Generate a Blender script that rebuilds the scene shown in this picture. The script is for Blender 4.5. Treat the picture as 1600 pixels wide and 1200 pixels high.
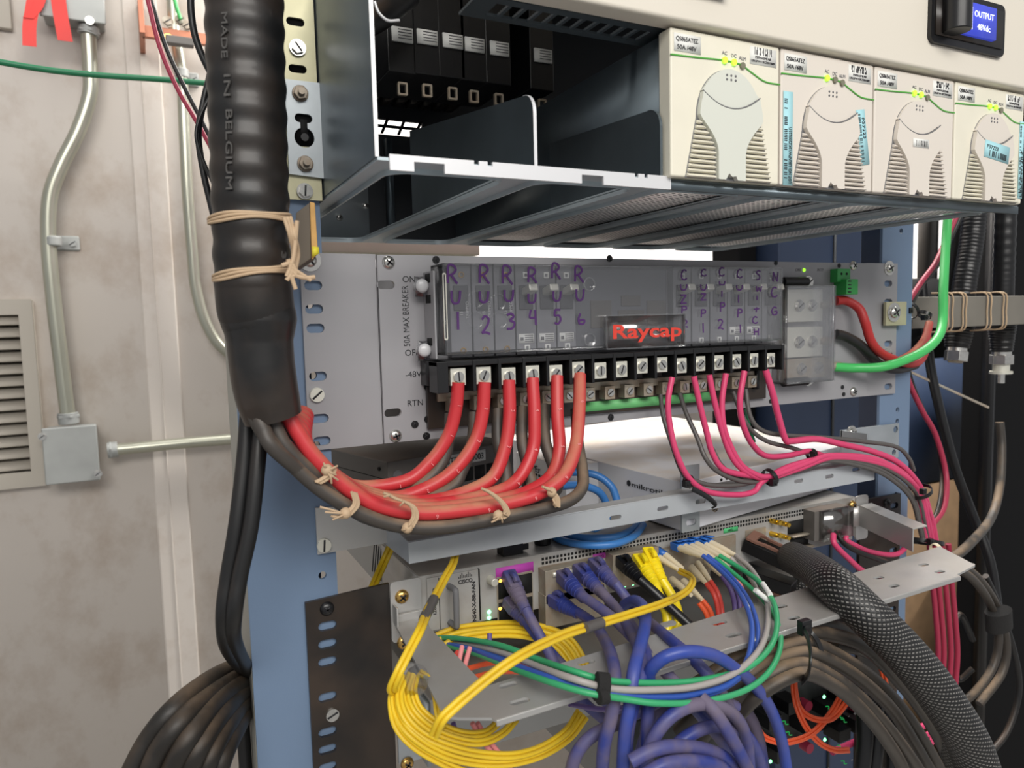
import bpy, bmesh, math, random
from mathutils import Vector, Matrix
random.seed(7)
for o in list(bpy.data.objects): bpy.data.objects.remove(o)
SC = bpy.context.scene
COL = SC.collection
# ------------------------------------------------------------------ camera (1600x1200, focal 1140 px)
F = 1140.0
CAMP = Vector((-0.0966, -0.5013, -0.04827))
CX = Vector((0.897359, -0.440597, -0.024915)); CY = Vector((-0.060207, -0.066302, -0.995981)); CZ = Vector((0.437175, 0.895253, -0.086024))
cd = bpy.data.cameras.new('camera'); cam = bpy.data.objects.new('camera', cd); COL.objects.link(cam)
cam.matrix_world = Matrix(((CX.x, -CY.x, -CZ.x, CAMP.x), (CX.y, -CY.y, -CZ.y, CAMP.y), (CX.z, -CY.z, -CZ.z, CAMP.z), (0, 0, 0, 1)))
cd.sensor_width = 36; cd.lens = F / 1600 * 36; cd.clip_start = 0.01; cd.clip_end = 30
cd.dof.use_dof = True; cd.dof.focus_distance = 0.56; cd.dof.aperture_fstop = 11
SC.camera = cam
SC.view_settings.view_transform = 'Standard'; SC.view_settings.look = 'None'
SC.view_settings.exposure = 0.0; SC.view_settings.gamma = 1; SC.view_settings.use_curve_mapping = False
# ------------------------------------------------------------------ world and lamps of the room
w = bpy.data.worlds.new('ambient_fill'); SC.world = w; w.use_nodes = True  # even grey fill added all around, no source of the room
w.node_tree.nodes['Background'].inputs[0].default_value = (0.97, 0.98, 1.0, 1)
w.node_tree.nodes['Background'].inputs[1].default_value = 0.43
def area(name, loc, aim, sx, sy, power, col=(1, 0.97, 0.92)):
    l = bpy.data.lights.new(name, 'AREA'); l.shape = 'RECTANGLE'; l.size = sx; l.size_y = sy; l.energy = power; l.color = col
    o = bpy.data.objects.new(name, l); COL.objects.link(o); o.location = loc
    o.rotation_euler = (Vector(aim) - Vector(loc)).to_track_quat('-Z', 'Y').to_euler()
    return o
area('ceiling_lamp_light', (-0.2, -1.9, 1.15), (0.2, 0, -0.15), 2.1, 0.7, 54)
area('ceiling_lamp_light', (-0.75, -0.2, 1.4), (-0.4, 0.8, -0.1), 0.5, 0.5, 2)
area('ceiling_lamp_light', (1.5, 0.45, 1.3), (1.6, 0.95, 0.1), 1.6, 0.3, 95)
area('ceiling_lamp_light', (0.3, 0.55, 1.0), (0.3, 0.6, -0.4), 0.8, 0.3, 6)

# ------------------------------------------------------------------ helpers
def ray(px, py): return CX * (px - 800) + CY * (py - 600) + CZ * F
def W(px, py, y):                       # photo point -> place, on the upright plane at depth y
    r = ray(px, py); return CAMP + r * ((y - CAMP.y) / r.y)
def WZ(px, py, z):
    r = ray(px, py); return CAMP + r * ((z - CAMP.z) / r.z)
def WX(px, py, x):
    r = ray(px, py); return CAMP + r * ((x - CAMP.x) / r.x)
def rp(P, wpx):                         # radius of something wpx wide at P
    return wpx / 2 / F * (P - CAMP).dot(CZ)

class M:
    def __init__(s): s.v = []; s.f = []; s.uv = {}
    def add(s, vs, fs, T=None):
        b = len(s.v); s.v += [Vector(T @ Vector(v)) if T else Vector(v) for v in vs]
        s.f += [tuple(i + b for i in f) for f in fs]; return s
    def box(s, x0, x1, y0, y1, z0, z1, T=None):
        if x0 > x1: x0, x1 = x1, x0
        if y0 > y1: y0, y1 = y1, y0
        if z0 > z1: z0, z1 = z1, z0
        return s.add([(x0,y0,z0),(x1,y0,z0),(x1,y1,z0),(x0,y1,z0),(x0,y0,z1),(x1,y0,z1),(x1,y1,z1),(x0,y1,z1)],
              [(0,3,2,1),(4,5,6,7),(0,1,5,4),(1,2,6,5),(2,3,7,6),(3,0,4,7)], T)
    def prism(s, poly, d, T=None):      # poly: list of 3D points, d: extrusion vector
        n = len(poly); d = Vector(d); p = [Vector(q) for q in poly]
        return s.add(p + [q + d for q in p], [tuple(range(n))[::-1], tuple(range(n, 2 * n))] + [(i, (i + 1) % n, n + (i + 1) % n, n + i) for i in range(n)], T)
    def cyl(s, a, b, r, r2=None, n=16):
        a = Vector(a); b = Vector(b); r2 = r if r2 is None else r2
        d = (b - a).normalized(); u = d.orthogonal().normalized(); w_ = d.cross(u)
        vs = [a + (u * math.cos(t) + w_ * math.sin(t)) * r for t in [2 * math.pi * i / n for i in range(n)]]
        vs += [b + (u * math.cos(t) + w_ * math.sin(t)) * r2 for t in [2 * math.pi * i / n for i in range(n)]]
        return s.add(vs, [tuple(range(n))[::-1], tuple(range(n, 2 * n))] + [(i, (i + 1) % n, n + (i + 1) % n, n + i) for i in range(n)])
    def dome(s, c, d, r, h, n=16, k=4):  # a low dome on point c in direction d
        d = Vector(d).normalized(); u = d.orthogonal().normalized(); w_ = d.cross(u); c = Vector(c); vs = []; fs = []
        for j in range(k + 1):
            a = j / k * math.pi / 2; rr = r * math.cos(a) + 1e-6; hh = h * math.sin(a)
            vs += [c + (u * math.cos(t) + w_ * math.sin(t)) * rr + d * hh for t in [2 * math.pi * i / n for i in range(n)]]
        for j in range(k):
            fs += [(j*n+i, j*n+(i+1)%n, (j+1)*n+(i+1)%n, (j+1)*n+i) for i in range(n)]
        fs.append(tuple(range(n))[::-1]); fs.append(tuple(k*n+i for i in range(n)))
        return s.add(vs, fs)
    def hexa(s, c, d, r, h, rot=0):
        d = Vector(d).normalized(); u = Vector((1, 0, 0)) if abs(d.x) < .9 else Vector((0, 0, 1)); w_ = d.cross(u).normalized(); u = w_.cross(d); c = Vector(c)
        p = [c + (u * math.cos(rot + i * math.pi / 3) + w_ * math.sin(rot + i * math.pi / 3)) * r for i in range(6)]
        return s.prism(p, d * h)
    def sweep(s, pts, r, n=12, flat=None, sub=8, smooth=True, wave=None):
        P = crom(pts, sub) if smooth else [Vector(p) for p in pts]
        L = [0]
        for i in range(1, len(P)): L.append(L[-1] + (P[i] - P[i-1]).length)
        tot = L[-1] or 1
        def R(i):
            t = L[i] / tot
            if callable(r): return r(t, L[i])
            if isinstance(r, (list, tuple)):
                q = t * (len(r) - 1); k = min(int(q), len(r) - 2); return r[k] + (r[k+1] - r[k]) * (q - k)
            return r
        T = []
        for i in range(len(P)):
            a = P[max(i-1, 0)]; b = P[min(i+1, len(P)-1)]; T.append((b - a).normalized())
        up = Vector((0, -1, 0))
        if abs(T[0].dot(up)) > .95: up = Vector((0, 0, 1))
        u = (up - T[0] * up.dot(T[0])).normalized(); base = len(s.v)
        for i in range(len(P)):
            u = (u - T[i] * u.dot(T[i])).normalized(); w_ = T[i].cross(u); rr = R(i)
            fu, fw = flat if flat else (1, 1)
            for k in range(n):
                t = 2 * math.pi * k / n
                s.v.append(P[i] + u * math.cos(t) * rr * fu + w_ * math.sin(t) * rr * fw)
        for i in range(len(P) - 1):
            for k in range(n):
                s.uv[len(s.f)] = [(k / n, L[i]), ((k+1) / n, L[i]), ((k+1) / n, L[i+1]), (k / n, L[i+1])]
                s.f.append((base+i*n+k, base+i*n+(k+1)%n, base+(i+1)*n+(k+1)%n, base+(i+1)*n+k))
        s.f.append(tuple(base + k for k in range(n))[::-1]); s.f.append(tuple(base + (len(P)-1)*n + k for k in range(n)))
        return s
    def merge(s, me, T=None):
        return s.add([v.co for v in me.vertices], [tuple(p.vertices) for p in me.polygons], T)
    def out(s, name, mt, parent=None, bevel=0, smooth=True, sub=0):
        me = bpy.data.meshes.new(name); me.from_pydata([tuple(v) for v in s.v], [], s.f)
        if s.uv:
            l = me.uv_layers.new(name='UVMap')
            for p in me.polygons:
                if p.index in s.uv:
                    for li, c in zip(p.loop_indices, s.uv[p.index]): l.data[li].uv = c
        bm = bmesh.new(); bm.from_mesh(me); bmesh.ops.recalc_face_normals(bm, faces=bm.faces)
        for e in bm.edges:
            e.smooth = not (len(e.link_faces) == 2 and e.calc_face_angle(0) > 0.7)
        bm.to_mesh(me); bm.free()
        if smooth:
            for p in me.polygons: p.use_smooth = True
        for m_ in (mt if isinstance(mt, list) else [mt]): me.materials.append(m_)
        o = bpy.data.objects.new(name, me); COL.objects.link(o)
        if parent:
            o.parent = parent; pl = parent
            mw = Vector((0, 0, 0))
            while pl: mw += pl.location; pl = pl.parent
            o.location = -mw
        if bevel:
            b = o.modifiers.new('bevel', 'BEVEL'); b.width = bevel; b.segments = 2; b.limit_method = 'ANGLE'; b.angle_limit = 0.6
            b.harden_normals = True
        return o
def crom(pts, sub=8):
    P = [Vector(p) for p in pts]
    if len(P) < 3: return P
    Q = [P[0] * 2 - P[1]] + P + [P[-1] * 2 - P[-2]]; out = []
    for i in range(1, len(Q) - 2):
        a, b, c, d = Q[i-1], Q[i], Q[i+1], Q[i+2]
        for k in range(sub):
            t = k / sub
            out.append(.5 * ((2*b) + (c-a)*t + (2*a-5*b+4*c-d)*t*t + (3*b-a-3*c+d)*t**3))
    out.append(P[-1]); return out
def tag(o, label=None, cat=None, group=None, kind=None):
    if label: o['label'] = label
    if cat: o['category'] = cat
    if group: o['group'] = group
    if kind: o['kind'] = kind
    return o
def thing(name, label, cat, loc=(0, 0, 0), group=None):
    o = bpy.data.objects.new(name, None); COL.objects.link(o); o.location = loc; o.empty_display_size = .01
    return tag(o, label, cat, group)
def rbox(w0, w1, h0, h1, r, n=5):       # rounded rectangle outline in 2D
    pts = []
    for cx, cy, a0 in ((w1-r, h1-r, 0), (w0+r, h1-r, 90), (w0+r, h0+r, 180), (w1-r, h0+r, 270)):
        for i in range(n + 1):
            a = math.radians(a0 + 90 * i / n); pts.append((cx + r * math.cos(a), cy + r * math.sin(a)))
    return pts
def slot(cx, cy, w_, h): return rbox(cx - w_/2, cx + w_/2, cy - h/2, cy + h/2, min(w_, h)/2 * .999, 6)
def circ(cx, cy, r, n=16): return [(cx + r*math.cos(2*math.pi*i/n), cy + r*math.sin(2*math.pi*i/n)) for i in range(n)]
def plate(m, outline, holes, t, T=None):  # a sheet with real holes: local XY, thickness along local Z (centred)
    c = bpy.data.curves.new('p', 'CURVE'); c.dimensions = '2D'; c.fill_mode = 'BOTH'; c.extrude = t / 2
    for pl in [outline] + list(holes):
        sp = c.splines.new('POLY'); sp.points.add(len(pl) - 1)
        for p, q in zip(sp.points, pl): p.co = (q[0], q[1], 0, 1)
        sp.use_cyclic_u = True
    o = bpy.data.objects.new('p', c); COL.objects.link(o)
    dg = bpy.context.evaluated_depsgraph_get(); dg.update()
    me = bpy.data.meshes.new_from_object(o.evaluated_get(dg))
    m.merge(me, T); bpy.data.objects.remove(o); bpy.data.curves.remove(c); bpy.data.meshes.remove(me)
    return m
TXZ = Matrix(((1,0,0,0),(0,0,-1,0),(0,1,0,0),(0,0,0,1)))   # local XY -> world XZ facing the front
def at(x, y, z): return Matrix.Translation((x, y, z)) @ TXZ
def frame(o, ex, ey):
    ex = Vector(ex).normalized(); ey = Vector(ey); ey = (ey - ex * ey.dot(ex)).normalized(); ez = ex.cross(ey); o = Vector(o)
    return Matrix(((ex.x, ey.x, ez.x, o.x), (ex.y, ey.y, ez.y, o.y), (ex.z, ey.z, ez.z, o.z), (0, 0, 0, 1)))
def text(m, s, size, T, width=None, th=0.00015, bold=0):
    c = bpy.data.curves.new('t', 'FONT'); c.body = s; c.size = size; c.extrude = th; c.offset = bold; c.resolution_u = 3
    o = bpy.data.objects.new('t', c); COL.objects.link(o)
    dg = bpy.context.evaluated_depsgraph_get(); dg.update()
    me = bpy.data.meshes.new_from_object(o.evaluated_get(dg))
    if len(me.vertices):
        x0 = min(v.co.x for v in me.vertices); x1 = max(v.co.x for v in me.vertices)
        k = width / (x1 - x0) if width else 1
        m.merge(me, T @ Matrix.Translation((-x0 * k, 0, 0)) @ Matrix.Diagonal((k, 1, 1, 1)))
    bpy.data.objects.remove(o); bpy.data.curves.remove(c); bpy.data.meshes.remove(me)
    return m

# ------------------------------------------------------------------ materials
def lin(c): return tuple(((x/255)/12.92 if x/255 <= .04045 else ((x/255+.055)/1.055)**2.4) for x in c)
def mat(name, rgb, rough=.5, metal=0, var=0, vs=30, dust=None, bump=0, bs=300, emit=0, brushed=False, coat=0, spec=.5):
    m = bpy.data.materials.new(name); m.use_nodes = True; nt = m.node_tree; N = nt.nodes; L = nt.links; b = N['Principled BSDF']
    c = lin(rgb); b.inputs['Base Color'].default_value = (*c, 1); b.inputs['Roughness'].default_value = rough; b.inputs['Metallic'].default_value = metal
    b.inputs['Coat Weight'].default_value = coat; b.inputs['Specular IOR Level'].default_value = spec
    if emit:
        b.inputs['Emission Color'].default_value = (*c, 1); b.inputs['Emission Strength'].default_value = emit
    tc = N.new('ShaderNodeTexCoord'); out = None
    def noise(sc, det=4, vec=None):
        n = N.new('ShaderNodeTexNoise'); n.inputs['Scale'].default_value = sc; n.inputs['Detail'].default_value = det
        L.new(vec or tc.outputs['Object'], n.inputs['Vector']); return n.outputs['Fac']
    def mix(fac, a, bcol):
        x = N.new('ShaderNodeMix'); x.data_type = 'RGBA'; L.new(fac, x.inputs[0])
        if isinstance(a, tuple): x.inputs[6].default_value = (*a, 1)
        else: L.new(a, x.inputs[6])
        x.inputs[7].default_value = (*bcol, 1); return x.outputs[2]
    def ramp(fac, lo, hi, a=0, bb=1):
        r = N.new('ShaderNodeMapRange'); L.new(fac, r.inputs[0]); r.inputs[1].default_value = lo; r.inputs[2].default_value = hi; r.inputs[3].default_value = a; r.inputs[4].default_value = bb; return r.outputs[0]
    col = c
    if var:
        col = mix(ramp(noise(vs), .3, .7), tuple(x*(1-var) for x in c), tuple(min(1, x*(1+var)) for x in c)); out = col
    if dust:
        drgb, amt, dsc = dust[:3]; f = ramp(noise(dsc, 6), .38, .62, 0, amt)
        if len(dust) > 3:      # settles on surfaces that face up
            g = N.new('ShaderNodeNewGeometry'); sx = N.new('ShaderNodeSeparateXYZ'); L.new(g.outputs['Normal'], sx.inputs[0])
            up = ramp(sx.outputs['Z'], .15, .85); mm = N.new('ShaderNodeMath'); mm.operation = 'MULTIPLY'; L.new(f, mm.inputs[0]); L.new(up, mm.inputs[1]); f = mm.outputs[0]
        out = mix(f, col, lin(drgb)); rr = N.new('ShaderNodeMapRange'); L.new(f, rr.inputs[0]); rr.inputs[3].default_value = rough; rr.inputs[4].default_value = max(rough, .8); L.new(rr.outputs[0], b.inputs['Roughness'])
    if out is not None: L.new(out, b.inputs['Base Color'])
    if bump or brushed:
        vec = None
        if brushed:
            mp = N.new('ShaderNodeMapping'); mp.inputs['Scale'].default_value = (1, 1, 40); L.new(tc.outputs['Object'], mp.inputs[0]); vec = mp.outputs[0]
        n = noise(bs, 3, vec); bp = N.new('ShaderNodeBump'); bp.inputs['Strength'].default_value = bump or .05; bp.inputs['Distance'].default_value = .0006
        L.new(n, bp.inputs['Height']); L.new(bp.outputs[0], b.inputs['Normal'])
    return m
D = (150, 120, 95)
MT = dict(
 cream=mat('cream_plastic', (222,217,200), .45, bump=.12, bs=900, var=.03),
 cream2=mat('pale_grey_plastic', (206,208,198), .5),
 cream3=mat('warm_grey_plastic', (214,206,196), .5),
 door=mat('door_paint', (214,207,194), .45, bump=.12, bs=700),
 grey=mat('grey_panel_paint', (150,149,152), .42, metal=.15, var=.05, vs=12, bump=.04, bs=1500),
 greyl=mat('light_grey_paint', (176,180,184), .35, metal=.2, var=.05, dust=((150,135,120), .35, 25, 1)),
 zinc=mat('zinc_plate', (176,182,186), .45, metal=.7, var=.12, vs=25, brushed=True, bump=.1),
 zincd=mat('dark_zinc_plate', (96,106,112), .38, metal=.7, var=.2, vs=14),
 zinct=mat('zinc_tray_plate', (178,190,196), .42, metal=.35, var=.15, vs=14),  # lighter copy of the zinc, in place of bounce light from below
 zincw=mat('bare_edge_metal', (228,228,230), .35, metal=.4),
 brassy=mat('yellow_zinc_plate', (190,186,156), .5, metal=.6, var=.12, vs=40),
 steel=mat('bright_steel', (205,203,198), .25, metal=.95, var=.1, vs=200),
 steeld=mat('aged_steel', (150,145,135), .4, metal=.8, var=.2, vs=150, dust=(D, .4, 60)),
 brass=mat('brass', (205,165,95), .25, metal=.95),
 goldm=mat('gold_connector', (222,180,70), .2, metal=1),
 tin=mat('tinned_terminal', (214,212,200), .38, metal=.45),
 tind=mat('dull_terminal', (168,160,145), .45, metal=.5, dust=(D, .4, 80)),
 blue=mat('blue_rack_paint', (104,124,150), .42, var=.08, vs=6, bump=.08, bs=800),
 navy=mat('navy_panel_paint', (44,58,84), .5, var=.1, vs=5),
 beigeflange=mat('rack_side_sheen', (150,148,140), .55, var=.1, vs=8),  # beige-grey stands in for light reflecting off the dusty blue side
 black=mat('black_plastic', (17,17,19), .36, bump=.05),
 blackp=mat('black_plate', (22,20,19), .35, bump=.05, dust=(D, .1, 14)),
 blackm=mat('matt_black', (9,9,11), .7, spec=.2),
 dark=mat('dark_interior', (22,26,32), .6),
 rubber=mat('black_cable_jacket', (20,20,21), .42, dust=(D, .2, 25, 1)),
 archc=mat('dusty_black_cable_jacket', (30,27,24), .5, dust=((112,92,72), .5, 30, 1), bump=.2),
 shrink=mat('black_heat_shrink', (16,15,15), .44, bump=.12, bs=300, dust=(D, .05, 30), coat=.05),
 tape=mat('black_tape', (18,17,17), .4, bump=.7, bs=45, dust=(D, .10, 16), coat=.2),
 red=mat('red_cable_jacket', (192,50,56), .4, dust=((182,118,92), 1.3, 26, 1)),
 brownc=mat('dusty_grey_cable_jacket', (62,57,53), .5, var=.15, dust=((140,118,96), .8, 30, 1)),
 browns=mat('dusty_brown_cable_jacket', (56,51,46), .45, var=.15, vs=20, dust=((148,124,98), .7, 40, 1)),
 redd=mat('dark_red_cable_jacket', (168,40,40), .45),
 pink=mat('pink_wire_jacket', (206,64,108), .42),
 pinkd=mat('dark_pink_wire_jacket', (160,42,70), .5),
 salmon=mat('salmon_fibre_jacket', (226,140,140), .5),
 greyw=mat('grey_wire_jacket', (84,80,78), .45),
 greyf=mat('grey_fibre_jacket', (160,154,150), .45),
 green=mat('green_wire_jacket', (64,178,92), .4),
 greend=mat('dark_green_cable_jacket', (26,112,74), .45),
 greenf=mat('green_fibre_jacket', (54,158,104), .4),
 bluef=mat('blue_fibre_jacket', (48,84,168), .45),
 bluec=mat('sky_blue_cable_jacket', (58,118,184), .4),
 eth=mat('violet_blue_cable_jacket', (48,60,132), .42, dust=((112,100,108), .8, 38), bump=.2, bs=250),
 ethb=mat('bright_blue_cable_jacket', (40,68,156), .38, dust=((112,100,108), .3, 38), bump=.2, bs=250),
 yellow=mat('yellow_fibre_jacket', (226,190,36), .4, dust=((150,118,50), .6, 26, 1)),
 yellowb=mat('bright_yellow_plastic', (240,214,28), .35),
 orange=mat('orange_fibre_jacket', (232,92,50), .4),
 redf=mat('red_fibre_jacket', (214,72,62), .4),
 purple=mat('purple_fibre_jacket', (96,78,136), .45),
 creamb=mat('cream_fibre_boot', (226,212,182), .5),
 lcblue=mat('blue_fibre_plug', (44,104,186), .35),
 brownp=mat('brown_pull_tab', (128,92,78), .5),
 cord=mat('waxed_lacing_cord', (186,160,130), .7, bump=.4, bs=500),
 board=mat('grey_fibre_board', (104,94,82), .7, var=.15, vs=20, bump=.2),
 boarde=mat('raw_board_edge', (206,160,96), .7, var=.2, vs=60),
 labelw=mat('white_label_paper', (226,226,222), .6),
 labelb=mat('pale_blue_label', (164,212,220), .6),
 labelm=mat('magenta_label', (190,70,176), .6),
 labelg=mat('green_label', (80,190,120), .6),
 labely=mat('yellow_label', (224,210,60), .6),
 ink=mat('black_ink', (30,30,34), .6),
 inkg=mat('grey_ink', (110,110,112), .6),
 inkf=mat('faded_print', (78,76,74), .6),
 inkw=mat('white_ink', (205,205,205), .6),
 purpleink=mat('purple_marker_ink', (74,30,98), .6),
 rayred=mat('red_logo_print', (214,62,48), .5),
 trim=mat('green_trim_line', (86,170,70), .4),
 ledoff=mat('unlit_lamp', (120,118,100), .3),
 ledg=mat('green_lamp', (170,255,60), .3, emit=1.1),
 ledg2=mat('green_status_light', (120,255,160), .3, emit=4),
 ledy=mat('amber_status_light', (255,190,70), .3, emit=3),
 lcd=mat('blue_display', (50,62,170), .3, emit=.9),
 lcdw=mat('display_characters', (220,225,255), .4, emit=1.0),
 greenplas=mat('green_connector_plastic', (48,150,72), .4),
 greenstrip=mat('green_painted_strip', (110,190,120), .5),
 velcro=mat('black_velcro', (30,29,29), .95, bump=.9, bs=900),
 emt=mat('galvanised_conduit', (172,172,158), .32, metal=.7, var=.08, vs=18),
 galv=mat('galvanised_box', (160,162,160), .6, metal=.4, var=.15, vs=12),
 copper=mat('dusty_copper', (170,112,88), .45, metal=.5, var=.15),
 redtape=mat('red_ribbon', (206,44,38), .5),
 louver=mat('vent_paint', (172,165,154), .6),
 tan=mat('tan_board', (112,88,62), .7, var=.15),
 beigeb=mat('beige_duct_paint', (180,176,158), .6),
 mauve=mat('mauve_duct_paint', (176,150,172), .5, var=.1, vs=4),
 boxdark=mat('brown_grey_case', (96,92,88), .5, dust=(D, .3, 14, 1)),
 boxwhite=mat('white_case', (212,212,216), .42, dust=((216,196,170), .6, 16, 1)),
 cisco=mat('router_case', (158,158,156), .45, metal=.3, dust=((150,136,122), .6, 12, 1)),
 ciscof=mat('router_face', (172,172,170), .45, metal=.2, dust=((130,116,100), .35, 40)),
 silver=mat('silver_bracket_paint', (178,177,175), .34, metal=.45, dust=((160,146,132), .35, 18, 1), bump=.05),
 dimglass=mat('dull_lexan_tab', (190,190,192), .25),
 hole=mat('dark_opening', (8,8,9), .8),
)
def wallmat():
    m = mat('white_steel_wall_paint', (198,190,182), .55, var=.03, vs=3, bump=.05, bs=60); nt = m.node_tree; N = nt.nodes; L = nt.links; b = N['Principled BSDF']
    tc = N.new('ShaderNodeTexCoord'); mp = N.new('ShaderNodeMapping'); mp.inputs['Scale'].default_value = (1, 1, .8); L.new(tc.outputs['Object'], mp.inputs[0])
    n = N.new('ShaderNodeTexNoise'); n.inputs['Scale'].default_value = 7; n.inputs['Detail'].default_value = 9; n.inputs['Roughness'].default_value = .68; L.new(mp.outputs[0], n.inputs['Vector'])
    r = N.new('ShaderNodeMapRange'); r.inputs[1].default_value = .5; r.inputs[2].default_value = .78; r.inputs[4].default_value = .6; L.new(n.outputs['Fac'], r.inputs[0])
    x = N.new('ShaderNodeMix'); x.data_type = 'RGBA'; L.new(r.outputs[0], x.inputs[0]); src = b.inputs['Base Color'].links[0].from_socket
    L.new(src, x.inputs[6]); x.inputs[7].default_value = (*lin((140,112,84)), 1); L.new(x.outputs[2], b.inputs['Base Color']); return m
MT['wall'] = wallmat()
def clearmat(name, tint, gloss=.12, rough=.05):
    m = bpy.data.materials.new(name); m.use_nodes = True; N = m.node_tree.nodes; L = m.node_tree.links
    for n in list(N): N.remove(n)
    o = N.new('ShaderNodeOutputMaterial'); t = N.new('ShaderNodeBsdfTransparent'); t.inputs[0].default_value = (*tint, 1)
    g = N.new('ShaderNodeBsdfGlossy'); g.inputs['Roughness'].default_value = rough
    lw = N.new('ShaderNodeLayerWeight'); lw.inputs[0].default_value = .25
    mr = N.new('ShaderNodeMapRange'); mr.inputs[3].default_value = gloss; mr.inputs[4].default_value = .75; L.new(lw.outputs['Fresnel'], mr.inputs[0])
    x = N.new('ShaderNodeMixShader'); L.new(mr.outputs[0], x.inputs[0]); L.new(t.outputs[0], x.inputs[1]); L.new(g.outputs[0], x.inputs[2]); L.new(x.outputs[0], o.inputs[0])
    return m
MT['clear'] = clearmat('clear_acrylic', (.97, .97, .98), .10, .08)
MT['clearl'] = clearmat('clear_lens', (.93, .93, .93), .16, .15)
def braidmat():
    m = mat('woven_black_sleeve', (26,26,27), .45); nt = m.node_tree; N = nt.nodes; L = nt.links; b = N['Principled BSDF']
    uv = N.new('ShaderNodeUVMap'); sx = N.new('ShaderNodeSeparateXYZ'); L.new(uv.outputs[0], sx.inputs[0])
    def ma(op, a, bb):
        q = N.new('ShaderNodeMath'); q.operation = op
        for i, v in enumerate((a, bb)):
            if isinstance(v, (int, float)): q.inputs[i].default_value = v
            elif v is not None: L.new(v, q.inputs[i])
        return q.outputs[0]
    u = ma('MULTIPLY', sx.outputs[0], 22); v = ma('MULTIPLY', sx.outputs[1], 300)
    a = ma('FRACT', ma('ADD', u, v), 0); c = ma('FRACT', ma('SUBTRACT', u, v), 0)
    d1 = ma('ABSOLUTE', ma('SUBTRACT', a, .5), 0); d2 = ma('ABSOLUTE', ma('SUBTRACT', c, .5), 0)
    fl = ma('MULTIPLY', ma('LESS_THAN', d1, .17), ma('LESS_THAN', d2, .30))
    n = N.new('ShaderNodeTexNoise'); n.inputs['Scale'].default_value = 300; L.new(uv.outputs[0], n.inputs['Vector'])
    f = ma('MULTIPLY', fl, ma('MULTIPLY', ma('SUBTRACT', n.outputs['Fac'], .2), 1.9))
    x = N.new('ShaderNodeMix'); x.data_type = 'RGBA'; L.new(f, x.inputs[0]); x.inputs[6].default_value = (*lin((17,17,18)), 1); x.inputs[7].default_value = (*lin((150,147,143)), 1); L.new(x.outputs[2], b.inputs['Base Color'])
    bp = N.new('ShaderNodeBump'); bp.inputs['Strength'].default_value = .7; bp.inputs['Distance'].default_value = .0008; L.new(ma('MAXIMUM', d1, d2), bp.inputs['Height']); L.new(bp.outputs[0], b.inputs['Normal'])
    return m
MT['braid'] = braidmat()
def perfmat(name, base, hole, sc, r=.3):
    m = mat(name, base, .45, metal=.3); nt = m.node_tree; N = nt.nodes; L = nt.links; b = N['Principled BSDF']
    tc = N.new('ShaderNodeTexCoord'); v = N.new('ShaderNodeTexVoronoi'); v.inputs['Scale'].default_value = sc; v.inputs['Randomness'].default_value = 0; L.new(tc.outputs['Object'], v.inputs['Vector'])
    q = N.new('ShaderNodeMath'); q.operation = 'LESS_THAN'; q.inputs[1].default_value = r; L.new(v.outputs['Distance'], q.inputs[0])
    x = N.new('ShaderNodeMix'); x.data_type = 'RGBA'; L.new(q.outputs[0], x.inputs[0]); x.inputs[6].default_value = (*lin(base), 1); x.inputs[7].default_value = (*lin(hole), 1); L.new(x.outputs[2], b.inputs['Base Color']); return m
MT['perf'] = perfmat('perforated_sheet', (246,242,240), (40,40,42), 190, .33)  # base whitened in place of bounce light from below
MT['perfd'] = perfmat('dark_perforated_sheet', (110,110,108), (8,8,9), 200, .36)

# common small pieces ------------------------------------------------------
def screw(parent, p, r=.004, kind='slot', mt='steel', name='screw', ang=.6, d=(0,-1,0)):
    p = Vector(p); m = M(); h = r * .55
    if kind in ('hex', 'hexslot'):
        m.cyl(p, p + Vector(d) * h * .35, r * 1.25, n=20); m.hexa(p + Vector(d) * h * .35, d, r, h * .9, .3); top = p + Vector(d) * h * 1.25
    elif kind == 'washer':
        m.cyl(p, p + Vector(d) * h * .3, r * 1.6, n=24); m.dome(p + Vector(d) * h * .3, d, r, h, 20); top = p + Vector(d) * h * 1.25
    elif kind == 'flat':
        m.cyl(p, p + Vector(d) * h * .5, r, n=20); top = p + Vector(d) * h * .5
    else:
        m.cyl(p, p + Vector(d) * h * .8, r, r * .95, n=20); top = p + Vector(d) * h * .8
    if kind == 'phil': m = M(); m.dome(p, d, r, h * 1.1, 20); top = p + Vector(d) * h * 1.08
    o = m.out(name, MT[mt], parent, bevel=0)
    s = M(); a, b = math.cos(ang), math.sin(ang)
    def barr(a, b):
        u = Vector((a, 0, b)); w_ = Vector((-b, 0, a)); q = top + Vector(d) * .00002
        L_, t = r * .82, r * .13
        if kind == 'phil': L_ = r * .55
        s.prism([q + u*L_ + w_*t, q - u*L_ + w_*t, q - u*L_ - w_*t, q + u*L_ - w_*t], Vector(d) * .00015)
    barr(a, b)
    if kind in ('phil', 'washer', 'flat'): barr(-b, a)
    s.out('drive_slot', MT['ink'], o)
    return o
# ================================================================== THE ROOM
YW = 0.9
def struct(o): o['kind'] = 'structure'; return o
struct(M().box(-2.4, 3.6, YW, YW + .05, -1.5, 2.0).out('wall_back', MT['wall']))
struct(M().box(-2.4, 3.6, -2.2, YW, -1.55, -1.5).out('floor', mat('floor_tiles', (186,182,176), .5, var=.1)))
# raised panel strip down the wall
def vstrip(px0, px1, py, name, d=.012):
    a = W(px0, py, YW).x; b = W(px1, py, YW).x
    o = M().box(a, b, YW - d, YW + .001, -1.5, 2.0).out(name, MT['wall'], bevel=.003); struct(o)
vstrip(230, 283, 600, 'trim_1', .005)
vstrip(252, 254, 600, 'trim_2', .007)
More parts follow.
